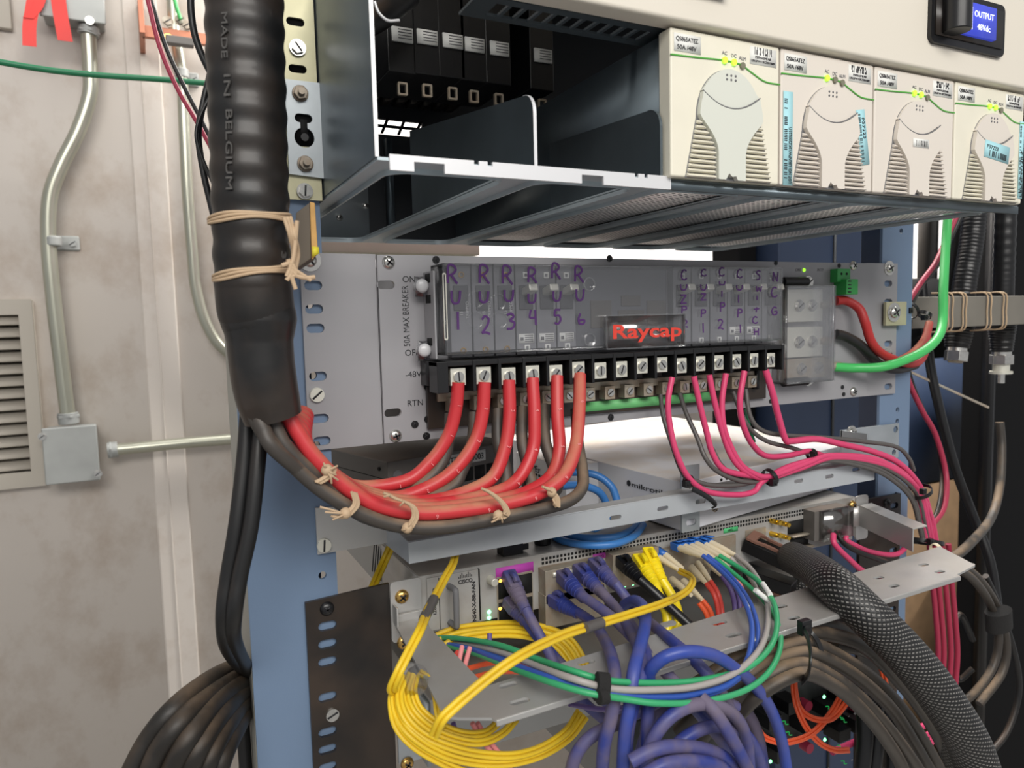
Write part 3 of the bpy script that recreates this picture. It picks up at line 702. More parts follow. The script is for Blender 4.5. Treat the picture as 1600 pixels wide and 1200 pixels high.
    text(m, 'PSFMASMFAB', .0022, at(U_(.76), y - .0003, V_(.112)), RWd * .15); text(m, 'LBKSPW12KZ001889', .002, at(U_(.72), y - .0003, V_(.138)), RWd * .225); m.out('sticker_print', MT['ink'], o)
    for st in stickers:
        u0, v0, u1, v1, ang, body, col, mode = st
        cx, cz = (U_(u0) + U_(u1)) / 2, (V_(v0) + V_(v1)) / 2; hw, hh_ = (U_(u1) - U_(u0)) / 2, (V_(v0) - V_(v1)) / 2
        T = at(cx, y - (.0036 if mode == 'h' else .0005), cz) @ Matrix.Rotation(ang, 4, 'Z')
        o = M().box(-hw, hw, -hh_, hh_, -.0001, .0001, T).out('sticker', MT[col], t); m = M()
        if hh_ > hw:
            T2 = T @ Matrix.Rotation(math.pi/2 * (1 if ang == 0 else -1), 4, 'Z')
            text(m, body, .0036, T2 @ Matrix.Translation((-hh_*.95 if ang==0 else -hh_*.7, (hw*.0 if False else -hw*.75) if ang == 0 else hw*.1, .0002)), hh_ * (1.2 if ang == 0 else .75))
            for i in range(46):
                if rr.random() < .6: m.box(-hh_*.85 + hh_*1.75*i/46, -hh_*.85 + hh_*1.75*(i+.5)/46, hw*(.15 if ang == 0 else -.8), hw*(.8 if ang == 0 else -.15), .0001, .0003, T2)
        else:
            text(m, body, .0042, T @ Matrix.Translation((-hw*.85, hh_*.1, .0002)), hw * .9) if body else None
            for i in range(20):
                if rr.random() < .65: m.box(-hw*.6 + hw*1.4*i/20, -hw*.6 + hw*1.4*(i+.5)/20, -hh_*.75, -hh_*.05 if body else hh_*.6, .0001, .0003, T)
        m.out('sticker_print', MT['ink'], o)
    return t
rectifier(0, 'leftmost cream rectifier, pale grey handle, two lit lamps, no blue sticker', (1,1,0), ('cream','cream2'), [])
rectifier(1, 'cream rectifier second from left with long pale blue barcode strips', (1,0,0), ('cream3','cream3'), [(.02,.31,.115,1.0,0,'LOT NO: LBLNPW12KZ20022571','labelb','f'), (.83,.36,.925,.79,.17,'P37223','labelb','f')])
rectifier(2, 'cream rectifier third from left with one small white sticker on its handle', (1,1,0), ('cream3','cream3'), [(.42,.54,.62,.61,0,'','labelw','h')])
rectifier(3, 'rightmost cream rectifier with a slanted blue P37223 sticker on its handle', (1,1,0), ('cream','cream3'), [(.36,.49,.72,.64,-.12,'P37223','labelb','h'), (.93,.25,.995,.95,0,'LBLNPW12KZ','labelb','f')])
# ================================================================== ADAPTER PLATES AND BREAKER PANEL
def zt_(x): return 0.0
def slotted(label, x0, x1, sx, slots, screws, loc, mt='grey', z0=-.1323, z1=0, t=.003, y=-.0015, swap='slot'):
    th = thing('adapter_plate', label, 'mounting plate', loc, 'rack adapter plates')
    m = M(); plate(m, [(x0, z0), (x1, z0), (x1, z1), (x0, z1)], [slot(s[0], s[1], .0118, .0062) for s in slots], t, at(0, y, 0)); m.out('plate', MT[mt], th, bevel=.0004)
    for s in screws: screw(th, (s[0], y - t/2, s[1]), s[2], s[3], s[4], ang=s[5])
    return th
def wz(px, py, y=-.003): p = W(px, py, y); return (p.x, p.z)
sl = [wz(*q) for q in ((489.5,446),(491,483),(493,513),(497,588),(500,654),(503,689))]
sc = [(*wz(495, 617), .0050, 'slot', 'tin', .7), (*wz(484, 407), .0046, 'washer', 'steel', .6)]
slotted('grey slotted adapter plate left of the breaker panel', -.0068, .0443, 0, sl, sc, (.02, 0, -.1323))
xr = W(1348, 500, 0).x
sr = [wz(1388, y) for y in (443, 472, 537, 604)]
slotted('grey slotted adapter plate at the right end of the breaker panel', xr, .5855, 0, sr, [(*wz(1389, 419), .0046, 'washer', 'steel', .5), (*wz(1386, 555), .0046, 'washer', 'steel', .5)], (.57, 0, -.1323))
# breaker panel chassis
PY = -.0055
bp = thing('breaker_panel', 'grey rack breaker panel with a clear cover and two rows of terminals', 'breaker panel', (.29, 0, -.132))
px0 = .0447; px1 = xr
def hxy(px, py): return wz(px, py, PY)
holes = [slot(*hxy(603, 445), .0125, .0058), slot(*hxy(614, 645), .0125, .0058)]
m = M(); plate(m, [(px0, -.1318), (px1, -.1318), (px1, -.0005), (px0, -.0005)], holes, .0035, at(0, -.0038, 0)); m.out('face_plate', MT['grey'], bp, bevel=.0005)
M().box(px0 + .022, px1 - .03, -.002, .19, -.130, -.003).out('chassis', MT['grey'], bp)
for (a, b), k in (((607, 410), .9), ((618, 681), .3), ((1333, 415), .8), ((1333, 612), .4)): screw(bp, Vector((hxy(a, b)[0], PY, hxy(a, b)[1])), .0047, 'phil', 'steel', ang=k)
for a, b in ((648, 663), (668, 605), (668, 655), (666, 681), (681, 406), (952, 404), (954, 652), (1212, 411), (1318, 576), (1316, 605), (1311, 415), (1318, 616), (1204, 627)):
    screw(bp, Vector((hxy(a, b)[0], PY, hxy(a, b)[1])), .0021 if a > 1200 else .0027, 'flat', 'black', name='rivet_screw', ang=.5)
m = M()
text(m, '50A MAX BREAKER', .0066, at(*[hxy(641, 548)[0], PY - .0001, hxy(641, 541)[1]]) @ Matrix.Rotation(math.pi/2, 4, 'Z'), hxy(640, 446)[1] - hxy(641, 541)[1])
text(m, 'ON', .0062, at(hxy(629,438)[0], PY - .0001, hxy(629,441)[1])); text(m, 'OFF', .0062, at(hxy(633,555)[0], PY - .0001, hxy(633,556)[1]))
text(m, '-48V', .0062, at(hxy(634,591)[0], PY - .0001, hxy(634,590)[1])); text(m, 'RTN', .0062, at(hxy(637,635)[0], PY - .0001, hxy(637,635)[1]))
m.out('lettering', MT['ink'], bp)
# black back board of the terminals
a = hxy(663, 666); b = hxy(1196, 585)
M().box(hxy(664, 600)[0], hxy(1192, 600)[0], PY - .004, PY, -.124, -.093).out('terminal_board', MT['blackp'], bp, bevel=.0005)
M().box(hxy(905, 600)[0], hxy(1112, 600)[0], PY - .0048, PY - .004, -.1215, -.114).out('green_strip', MT['greenstrip'], bp)
# -48V terminal block
TY = -.040; BXs = [718,760,798,834,873,907,939,974,1005,1037,1066,1094,1121,1152,1176,1205]
xs0 = W(718, 584, TY + .004).x; xs1 = W(1205, 556, TY + .004).x; pit = (xs1 - xs0) / 15
tx0 = xs0 - pit * .5 - .008; tx1 = xs1 + pit * .62
zt_f = W(712, 569, TY).z; zb_f = W(712, 612, TY).z
tb = thing('terminal_block', 'long black upper terminal block with barriers and square screw clamps', 'terminal block', ((tx0+tx1)/2, TY, zb_f))
ztop = W(690, 562, TY).z - .0015; zlo = W(735, 612, TY).z
M().box(tx0, tx1, TY + .016, PY, zlo + .004, ztop).out('back', MT['black'], tb)
M().box(tx0, tx1, TY + .0005, TY + .017, ztop - .0035, ztop).out('top_rail', MT['black'], tb, bevel=.0005)
M().box(tx0 - .0, tx0 + .008, TY, TY + .017, zlo, ztop).out('barrier', MT['black'], tb, bevel=.0005)
rr = random.Random(3)
tlist = []
for i in range(16):
    x = xs0 + pit * i
    M().box(x + pit*.5 - .0012, x + pit*.5 + .0012, TY, TY + .017, zlo, ztop).out('barrier', MT['black'], tb, bevel=.0004)
    zc = (ztop + zlo) / 2 - .0015 + rr.choice((0, .0012, .0, -.0006)); y = TY + .004
    s_ = .0057; ax = x - .001
    o = M().box(ax - s_, ax + s_, y, y + .010, zc - s_*1.08, zc + s_*1.08).out('clamp', MT['tin'], tb, bevel=.0005)
    screw(o, (ax, y, zc), .0039, 'slot', 'steel', name='clamp_screw', ang=rr.uniform(.3, 2.6))
    tlist.append((ax, zc - s_))
# return terminal row
rb = thing('terminal_block', 'lower row of dull box lugs under the black terminal block', 'terminal block', ((tx0+tx1)/2, -.02, -.12))
RY = -.019
rx = [W(p, 610, RY).x for p in (707, 922)]; r1 = W(922, 614, RY).x; r2 = W(1176, 596, RY).x; rpit = (r2 - r1) / 9
zc0 = W(955, 613, RY).z; rlist = []
M().box(r1 - 6.6*rpit, r2 + .010, RY + .006, PY - .004, zc0 + .002, zc0 + .0085).out('bus_bar', MT['tind'], rb, bevel=.0004)
for i in range(-6, 10):
    x = r1 + rpit * i; s_ = .0048
    o = M().box(x - s_, x + s_, RY, PY - .004, zc0 - s_*1.15, zc0 + s_*1.05).out('box_lug', MT['tind'], rb, bevel=.0004)
    screw(o, (x, RY, zc0), .0032, 'slot', 'steel', name='clamp_screw', ang=rr.uniform(.3, 2.6)); rlist.append((x, zc0 - s_))
M().box(r2 + .008, r2 + .012, RY + .004, PY - .004, zc0 - .008, zc0 + .009).out('end_stop', MT['black'], rb)
# circuit breakers
BY = -.013
def wb(px, py, y=BY): p = W(px, py, y); return p.x, p.z
zt1 = wb(820, 412)[1]; zb1 = wb(820, 556)[1]
bcols = [(718,'1'),(754,'2'),(792,'3'),(823,'4'),(858,'5'),(893,'6')] 
rcols = [1055,1085,1113,1143,1170,1195]
SHORT = ['RU 1','RU 2','RU 3','RU 4','RU 5','RU 6',None,'CUZ P1','CUI P2','CUI P1','SWITCH','NCG']
names = ['under handwritten RU 1','under handwritten RU 2','under handwritten RU 3','under handwritten RU 4','under handwritten RU 5','under handwritten RU 6','first after the logo plate','under handwritten CUZ P1','under handwritten CUI P2','under handwritten CUI P1','under handwritten SWITCH','under handwritten NCS']
x1_ = wb(720, 480)[0]; x6_ = wb(885, 480)[0]; bp_ = (x6_ - x1_) / 5
q1 = wb(1066, 480)[0]; q6 = wb(1203, 480)[0]; qp = (q6 - q1) / 5
bgrp = 'breakers behind the clear cover'
for i in range(12):
    x = x1_ + bp_ * i if i < 6 else q1 + qp * (i - 6); w_ = (bp_ if i < 6 else qp) * .47
    tog = i >= 3
    t = thing('circuit_breaker', (['leftmost breaker behind the clear cover, RU 1 written over it','second breaker from the left end of the clear cover, marked RU 2','breaker marked RU 3 on the clear cover, last without a white toggle','leftmost of the white-toggled breakers, RU 4 written over it','white-toggled breaker between those marked RU 4 and RU 6','white-toggled breaker marked RU 6, just left of the blank section','white-toggled breaker marked CUZ P2, right above the logo plate end','second white-toggled breaker right of the logo plate, marked CUZ P1','third white-toggled breaker right of the logo plate, marked CUI P2','white-toggled breaker directly left of the one marked SWITCH','white-toggled breaker marked SWITCH on the clear cover','rightmost white-toggled breaker, marked NCG on the clear cover'][i]), 'circuit breaker', (x, BY, zb1), bgrp)
    M().box(x - w_, x + w_, BY, -.0056, zb1 + .001, zt1 - .001).out('body', mat('breaker_case', (128,128,132), .45) if i == 0 else BRK, t, bevel=.0006)
    if i == 0: BRK = bpy.data.materials['breaker_case']
    if i == 0: BRD = mat('breaker_bezel', (72,72,76), .45)
    o = M().box(x - w_*.7, x + w_*.7, BY - .0012, BY, zt1 - .034, zt1 - .016).out('toggle_bezel', BRD, t, bevel=.0005)
    if tog:
        m = M(); z = wb(823, 457)[1]; m.box(-.0038, .0038, -.0135, 0, -.0026, .0028, Matrix.Translation((x, BY, z)) @ Matrix.Rotation(-.25, 4, 'X')); m.out('toggle', MT['tin'], t, bevel=.001)
    else:
        m = M(); text(m, 'TRIPPED', .0030, at(x + w_*.65, BY - .0014, zt1 - .040) @ Matrix.Rotation(math.pi/2, 4, 'Z'), .0125); text(m, '15', .0032, at(x + w_*.1, BY - .0014, zt1 - .037) @ Matrix.Rotation(math.pi/2, 4, 'Z')); m.out('lettering', MT['inkw'], t)
    for z in (zt1 - .0085, zb1 + .006):
        m = M()
        if i < 3: plate(m, circ(x + w_*.1, z, .0022), [circ(x + w_*.1, z, .0015)], .001, at(0, BY - .0005, 0)); m.out('rivet_ring', MT['brass'], t)
        else: plate(m, rbox(x - .0022, x + .0022, z - .0022, z + .0022, .0003, 2), [rbox(x - .0012, x + .0012, z - .0012, z + .0012, .0003, 2)], .001, at(0, BY - .0005, 0)); m.out('square_eyelet', MT['labelw'], t)
    if 3 <= i < 6 or i in (9, 10):
        o = M().box(x - w_*.8, x + w_*.75, BY - .0003, BY, zb1 + .0095, zb1 + .0165).out('label', MT['labelw'], t)
        m = M()
        for q in range(4): m.box(x - w_*.2, x + w_*.65, BY - .0005, BY - .0003, zb1 + .0150 - q*.0015, zb1 + .0156 - q*.0015)
        m.box(x - w_*.65, x - w_*.35, BY - .0005, BY - .0003, zb1 + .0115, zb1 + .014)
        m.out('label_print', MT['inkg'], o)
# blank section between (dark back panel with pocket shapes)
xa = x6_ + bp_*.6; xb = q1 - qp*.6
M().box(xa, xb, -.0075, -.0056, zb1 + .001, zt1 - .001).out('blank_panel', mat('blank_panel_paint', (104,105,110), .4), bp, bevel=.0005)
for i, (a, b, c, d) in enumerate([(922,470,955,512),(970,462,1000,478),(1010,470,1040,520),(965,485,1006,510)]):
    p = wb(a, b, -.0075); q = wb(c, d, -.0075); M().box(p[0], q[0], -.0085, -.0075, q[1], p[1]).out('blank_pocket', MT['boxdark'], bp, bevel=.0004)
# clear cover
CY_ = -.030
cv = thing('clear_cover', 'long clear acrylic cover with purple handwriting and a red logo plate', 'cover', (.25, CY_, -.07))
def wc(px, py, y=CY_): p = W(px, py, y); return p.x, p.z
cx0, czt = wc(692, 411); cx1 = wc(1224, 421)[0]; czb = wc(693, 556)[1]
M().box(cx0, cx1, CY_, CY_ + .0018, czb, czt).out('front_pane', MT['clear'], cv, bevel=.0004)
M().box(cx0, cx1, CY_ + .0018, PY - .0002, czt - .0018, czt).out('top_pane', MT['clearl'], cv)
M().box(cx0, cx1, CY_ + .0018, PY - .008, czb, czb + .0018).out('bottom_pane', MT['clearl'], cv)
m = M(); yy0 = CY_ + .0018
m.box(cx0, cx0 + .0018, yy0, PY - .0002, czb, czt); m.out('side_pane', MT['clearl'], cv)
M().box(cx1 - .0018, cx1, yy0, PY - .0002, czb, czt).out('side_pane', MT['clearl'], cv)
# grey end plate of the breaker cage behind the cover's left side
m = M(); zA, zB = wz(670, 425, -.012)[1], wz(670, 560, -.012)[1]
m.box(cx0 - .006, cx0 - .0045, -.026, PY, zB, zA); m.out('cage_side', MT['grey'], bp, bevel=.0004)
for a, b in ((428,442),(461,474),(528,540)):
    p0 = wz(672, a, -.014)[1]; p1 = wz(672, b, -.014)[1]; M().box(cx0 - .0062, cx0 - .0044, -.020, -.010, p1, p0).out('cage_notch', MT['hole'], bp)
m = M()
plate(m, slot(cx0 + .0005, 0, .0026, .046), [slot(cx0 + .0005, 0, .0012, .044)], .0008, at(0, CY_ - .0003, (czt + czb)/2 + .002)); m.out('pull_slot', MT['tin'], cv)
# push fasteners at left
for i, (px, py) in enumerate(((659, 447), (663, 547))):
    x, z = wz(px, py, -.012)
    M().box(x - .005, cx0, -.0135, -.0120, z - .0075, z + .0065).out('mounting_tab', MT['clear'], cv)
    m = M(); m.cyl((x - .001, PY, z), (x - .001, -.016, z), .0034, n=18); m.dome((x - .001, -.016, z), (0,-1,0), .0048, .0025); m.out('push_fastener', MT['dimglass'], cv)
for px, py in ((920, 444), (921, 531)):
    x, z = wc(px, py); m = M(); plate(m, circ(x, z, .0052, 24), [circ(x, z, .0042, 24)], .001, at(0, CY_ - .0005, 0)); m.out('fastener_boss', MT['clearl'], cv)
for px, py in ((743,468),(778,472),(743,500),(780,500)):
    x, z = wc(px, py); m = M(); plate(m, circ(x, z, .0060, 24), [circ(x, z, .0056, 24)], .0003, at(0, CY_ - .0001, 0)); m.out('knockout_ring', MT['clearl'], cv)
# logo plate
a = wc(946, 492, CY_ - .004); b = wc(1071, 541, CY_ - .004)
m = M(); plate(m, rbox(a[0], b[0], b[1], a[1], .0018), [rbox(a[0] + .0012, b[0] - .0012, b[1] + .0012, a[1] - .0012, .0012)], .0045, at(0, CY_ - .0022, 0)); o = m.out('logo_frame', MT['clearl'], cv, bevel=.0004)
M().box(a[0] + .001, b[0] - .001, CY_ - .0015, CY_ - .0005, b[1] + .001, a[1] - .001).out('logo_pane', MT['clearl'], o)
m = M(); l0 = wc(959, 530, CY_ - .003); l1 = wc(1066, 530, CY_ - .003)
text(m, 'Raycap', .0150, at(l0[0], CY_ - .0022, wc(960, 529, CY_ - .003)[1]), l1[0] - l0[0], bold=.0003); m.out('logo_lettering', MT['rayred'], cv)
# handwriting
GL = {'R':[[(0,0),(.05,1),(.5,1.05),(.75,.8),(.5,.55),(.1,.45)],[(.3,.5),(.9,-.05)]],'U':[[(0,1),(.02,.3),(.25,0),(.6,.05),(.75,.4),(.8,1)]],
 '1':[[(.4,1),(.45,0)]],'2':[[(.1,.8),(.35,1),(.7,.85),(.6,.5),(.1,.05)],[(.1,.05),(.45,.1),(.85,0)]],'3':[[(.1,.9),(.5,1),(.7,.8),(.35,.55)],[(.35,.55),(.8,.4),(.6,.05),(.1,0)]],
 '4':[[(.2,1),(.1,.5),(.75,.5)],[(.65,1),(.75,0)]],'5':[[(.75,1),(.2,1)],[(.2,1),(.15,.6),(.6,.6),(.8,.3),(.5,0),(.15,.08)]],'6':[[(.3,1),(.1,.5),(.2,.05),(.6,0),(.75,.3),(.45,.4),(.2,.3)]],
 'C':[[(.75,.9),(.4,1),(.1,.6),(.15,.15),(.5,0),(.8,.15)]],'Z':[[(.1,1),(.8,1)],[(.8,1),(.1,0)],[(.1,0),(.85,.05)]],'P':[[(.15,0),(.2,1)],[(.2,1),(.7,.95),(.7,.6),(.2,.5)]],'I':[[(.45,1),(.45,0)]],
 'S':[[(.75,.9),(.4,1),(.2,.75),(.6,.45),(.6,.1),(.2,0)]],'W':[[(.05,1),(.2,.1),(.45,.7),(.65,.1),(.85,1)]],'T':[[(.1,.6),(.85,.7)],[(.5,1),(.4,0)]],'H':[[(.1,1),(.15,0)],[(.75,1),(.7,0)],[(.15,.5),(.75,.55)]],
 'N':[[(.1,0),(.15,1)],[(.15,1),(.65,0)],[(.65,0),(.75,1)]],'G':[[(.75,.9),(.4,1),(.1,.5),(.35,0),(.75,.15),(.75,.45),(.45,.45)]]}
def hand(col, wdt=12, th=.0007):
    m = M()
    for ch, px, py0, py1 in col:
        for st in GL[ch]:
            P = []
            for u, v in st:
                x, z = wc(px + (u - .45) * wdt * 1.2, py1 + (py0 - py1) * v, CY_ - .0003); P.append((x, CY_ - .00035, z))
            m.sweep(P, th, 6, flat=(.3, 1), sub=5)
    m.out('handwriting', MT['purpleink'], cv)
hand([('R',707,416,442),('U',713,454,474),('1',716,487,515)], 14, .00095)
hand([('R',757,416,442),('U',757,455,472),('2',759,494,522)], 14, .00095)
hand([('R',793,417,443),('U',796,453,470),('3',798,490,514)], 14, .00095)
hand([('R',832,420,441),('U',832,459,473),('4',833,484,508)], 12, .0009)
hand([('R',869,413,435),('U',871,455,470),('5',871,484,506)], 12, .0009)
hand([('R',905,418,440),('U',907,452,469),('6',909,490,506)], 12, .0009)
hand([('C',1069,422,437),('U',1069,444,453),('Z',1068,461,474),('P',1069,479,490),('2',1070,500,511)], 10)
hand([('C',1100,421,431),('U',1100,444,453),('Z',1099,459,469),('P',1099,484,496),('1',1099,505,520)], 9)
hand([('C',1128,418,431),('U',1129,439,445),('I',1128,454,464),('P',1129,473,487),('2',1126,499,514)], 9)
hand([('C',1156,421,434),('U',1156,445,453),('I',1154,461,473),('P',1156,483,496),('1',1157,507,520)], 9)
hand([('S',1185,423,437),('W',1186,447,456),('I',1183,462,469),('T',1182,480,488),('C',1180,495,505),('H',1182,513,524)], 9)
hand([('N',1212,425,440),('C',1210,449,464),('G',1210,480,492)], 10)
# right-hand input bus under its own clear box
ib = thing('input_bus_cover', 'clear box over the input lugs at the right of the breaker panel', 'cover', (W(1265, 520, -.02).x, -.02, -.1))
YB = -.024
a = wc(1231, 446, YB); b = wc(1305, 595, YB)
M().box(a[0], b[0], YB, YB + .0015, b[1], a[1]).out('front_pane', MT['clear'], ib, bevel=.0003)
M().box(a[0], a[0] + .0015, YB + .0015, PY - .0002, b[1], a[1]).out('side_pane', MT['clearl'], ib)
M().box(b[0] - .0015, b[0], YB + .0015, PY - .0002, b[1], a[1]).out('side_pane', MT['clearl'], ib)
M().box(a[0], b[0], YB + .0015, PY - .0002, a[1] - .0015, a[1]).out('top_pane', MT['clearl'], ib)
M().box(a[0], b[0], YB + .0015, PY - .0002, b[1], b[1] + .0015).out('bottom_pane', MT['clearl'], ib)
for i, (p0, q0, p1, q1_, mt, lab) in enumerate([(1226,452,1284,502,'tin','upper tinned lug bar for the red cable inside the clear input box'),(1226,512,1284,556,'tin','middle tinned lug bar for the black cable inside the clear input box'),(1222,562,1300,588,'tind','lowest lug bar for the green cable inside the clear input box')]):
    A = wb(p0, q0, -.012); B = wb(p1, q1_, -.012); t = thing('input_lug', lab, 'lug', (A[0], -.012, B[1]), 'input lugs')
    M().box(A[0], B[0], -.013, PY, B[1], A[1]).out('bar', MT[mt], t, bevel=.0006)
    n_ = 2 if i < 2 else 2
    for k in range(n_):
        x = A[0] + (B[0] - A[0]) * (.35 + .35*k); screw(t, (x, -.013, (A[1]+B[1])/2), .0046, 'hex', 'steel', name='bolt')
    M().cyl((B[0] - .003, -.010, (A[1]+B[1])/2), (B[0] + .012, -.010, (A[1]+B[1])/2), .0042).out('barrel', MT['tind'], t)
p = wb(1231, 434, -.012); q = wb(1262, 447, -.012)
for pyy, lab in ((440,'black cylindrical fuse cap above the clear input box'),(598,'black cylindrical fuse cap below the clear input box')):
    A = W(1226, pyy, -.014); B = W(1264, pyy, -.014)
    t = thing('fuse_cap', lab, 'fuse cap', A); M().cyl((A.x, -.012, A.z), (B.x, -.012, A.z), .0042).out('cap', MT['black'], t, bevel=.0008); screw(t, (B.x + .0045, PY - .003, A.z), .0045, 'hex', 'steel')
o = M(); c = W(1256, 422, PY); o.dome((c.x, PY, c.z), (0,-1,0), .0018, .0016); tag(o.out('status_lamp', MT['ledg']), 'small green lamp at the top right of the breaker panel', 'lamp')
m = M(); text(m, 'ON', .004, at(*[hxy(1243,424)[0], PY - .0001, hxy(1243,424)[1]])); text(m, 'INTP', .004, at(hxy(1277,424)[0], PY - .0001, hxy(1277,424)[1])); m.out('lettering', MT['inkg'], bp)
# green plug connector
t = thing('alarm_connector', 'green plastic alarm connector at the upper right of the breaker panel', 'connector', W(1325, 440, -.01))
A = wb(1306, 420, -.012); B = wb(1326, 436, -.012); M().box(A[0], B[0], -.014, PY, B[1] - .003, A[1]).out('socket', MT['greenplas'], t, bevel=.0005)
A2 = wb(1320, 436, -.018); B2 = wb(1338, 460, -.018); M().box(A2[0], B2[0], -.020, PY, B2[1], A2[1]).out('plug', MT['greenplas'], t, bevel=.0006)
for k in range(2):
    m = M(); x = A[0] + (B[0]-A[0])*(.3 + .4*k); m.cyl((x, -.0141, (A[1]+B[1])/2 ), (x, -.0143, (A[1]+B[1])/2), .0013, n=10); m.out('wire_hole', MT['hole'], t)
for k in range(4):
    m = M(); z = A2[1] + (B2[1]-A2[1])*(.15 + .23*k); m.box(A2[0] + .002, A2[0] + .0065, -.0202, -.020, z - .0006, z + .0006); m.out('wire_slot', MT['ink'], t)
cable('thick red cable from the top input lug curving down right', 'redd', 14, [(1306,470,-.010),(1322,470,-.012),(1342,482,-.018),(1352,505,-.022),(1362,535,-.022),(1382,555,-.02),(1420,568,-.018),(1440,560,-.01),(1450,530,.01)], 'input_cable', 'cable')
cable('thick black cable from the middle input lug curving down right', 'rubber', 15, [(1306,522,-.010),(1322,526,-.012),(1345,540,-.016),(1372,568,-.016),(1400,577,-.012),(1430,570,-.004)], 'input_cable', 'cable')
cable('thick bright green cable sweeping up right from the lowest input lug', 'green', 14, [(1302,573,-.010),(1335,575,-.016),(1380,573,-.03),(1420,560,-.034),(1448,545,-.034),(1466,526,-.03),(1473,500,-.022),(1474,450,-.01),(1478,380,.01),(1482,320,.02)], 'input_cable', 'cable')

# ================================================================== LACING BARS AND TRAYS
lb = thing('lacing_bar', 'long grey steel lacing bar under the red cables, slotted along its front', 'lacing bar', (.28, -.03, -.21))
A = W(636, 855, -.032); B = W(1362, 712, -.032); bx0 = A.x; bx1 = B.x; bz1 = -.1895; bz0 = -.2105
hs = []
for px, py in ((1034, 794), (1093, 783), (1246, 751), (1294, 744), (1336, 733), (960, 808)):
    p = W(px, py, -.034); hs.append(slot(p.x, p.z, .011, .0036))
m = M(); plate(m, [(bx0, -.2108), (bx1, -.2080), (bx1, -.1896), (bx0, -.1960)], hs, .0018, at(0, -.0345, 0)); m.out('front_face', MT['greyl'], lb, bevel=.0006)
m = M(); m.prism([(bx0, -.0345, -.1954), (bx0, -.0215, -.1954), (bx0, -.0215, -.1970), (bx0, -.0345, -.1970)], (bx1 - bx0, 0, .0064)); m.out('top_flange', MT['greyl'], lb, bevel=.0005)
m = M(); m.prism([(bx0 - .006, -.0, -.186), (bx0, -.0345, -.196), (bx0, -.0345, -.2108), (bx0 - .006, .0, -.206)], (.0018, 0, 0)); m.out('end_arm', MT['greyl'], lb, bevel=.0005)
hb = M(); x0p, z1p = wz(490, 792); 
plate(hb, [(-.0045, -.2045), (bx0 - .003, -.2040), (bx0 - .003, -.176), (-.0045, -.172)], [], .0022, at(0, -.0015, 0)); hb.out('mounting_plate', MT['silver'], lb, bevel=.0004)
screw(lb, Vector((*wz(506, 852), 0)).xzy if False else Vector((wz(506, 852)[0], -.0028, wz(506, 852)[1])), .0050, 'slot', 'tin', ang=1.5)
A = wz(1312, 672); B = wz(1394, 662); C_ = wz(1394, 712)
m = M(); plate(m, [(A[0], C_[1] - .002), (.589, C_[1] - .002), (.589, A[1]), (A[0], A[1])], [circ(.584, A[1] - .006, .0035), circ(.582, C_[1] + .004, .003)], .0022, at(0, -.0045, 0)); m.out('mounting_plate', MT['zinc'], lb, bevel=.0004)
M().box(A[0], A[0] + .0018, -.034, -.004, A[1] - .010, A[1]).out('end_arm', MT['zinc'], lb, bevel=.0004)
screw(lb, Vector((wz(1326, 676)[0], -.006, wz(1326, 676)[1])), .0046, 'washer', 'steel')
# right fibre bar for the coax
fb = thing('lacing_bar', 'short grey fibre lacing bar holding the coax cables at the right', 'lacing bar', W(1400, 490, .02))
a = W(1412, 470, .03); b = W(1640, 460, .03)
M().box(a.x, b.x, .022, .034, W(1500, 511, .022).z, W(1500, 463, .022).z).out('bar', mat('grey_fibre_bar', (112,108,100), .65, var=.15, vs=15), fb, bevel=.001)
a = W(1381, 472, -.006); b = W(1412, 508, -.006)
M().box(a.x, b.x, -.009, -.0055, b.z, a.z).out('bracket', MT['brassy'], fb, bevel=.0005)
M().box(b.x - .003, b.x, -.0055, .034, b.z, a.z).out('bracket_arm', MT['brassy'], fb)
screw(fb, W(1396, 488, -.009), .0060, 'washer', 'steel')
# black ears of the router shelf
for side, (x0, x1) in enumerate(((-.0145, .0445), (W(1340, 800, 0).x, .598))):
    th = thing('adapter_plate', ['long black slotted adapter plate left of the router', 'black slotted adapter plate right of the router'][side], 'mounting plate', (x0, 0, -.6), 'rack adapter plates')
    zt = wz(475, 943)[1] if side == 0 else W(1370, 776, 0).z
    if side == 0: hs = [slot(*wz(512, y), .0128, .0066) for y in (978, 1006, 1034, 1089, 1144, 1171, 1199)] + [slot(.006, wz(512, 1199)[1] - .0318*.5*k, .0128, .0066) for k in range(1, 6)]
    else: hs = [slot(.588, zt - .012 - .016*k, .012, .0062) for k in range(0, 12)]
    m = M(); plate(m, [(x0, -.60), (x1, -.60), (x1, zt + (.003 if side == 0 else 0)), (x0, zt)], hs, .003, at(0, -.0015, 0)); m.out('plate', MT['blackp'], th, bevel=.0005)
    if side == 0:
        screw(th, (wz(511, 951)[0], -.003, wz(511, 951)[1]), .0050, 'phil', 'black', ang=.8)
        screw(th, (wz(519, 1116)[0], -.003, wz(519, 1116)[1]), .0048, 'slot', 'steel', ang=.4)
    else: screw(th, (W(1386, 786, -.003).x, -.003, W(1386, 786, -.003).z), .0048, 'phil', 'black')

# ================================================================== BOXES ON THE SHELF
def slab(parent, name, mt, corners, z0, z1, bev=.001):
    return M().prism([(c[0], c[1], z0) for c in corners], (0, 0, z1 - z0)).out(name, MT[mt], parent, bevel=bev)
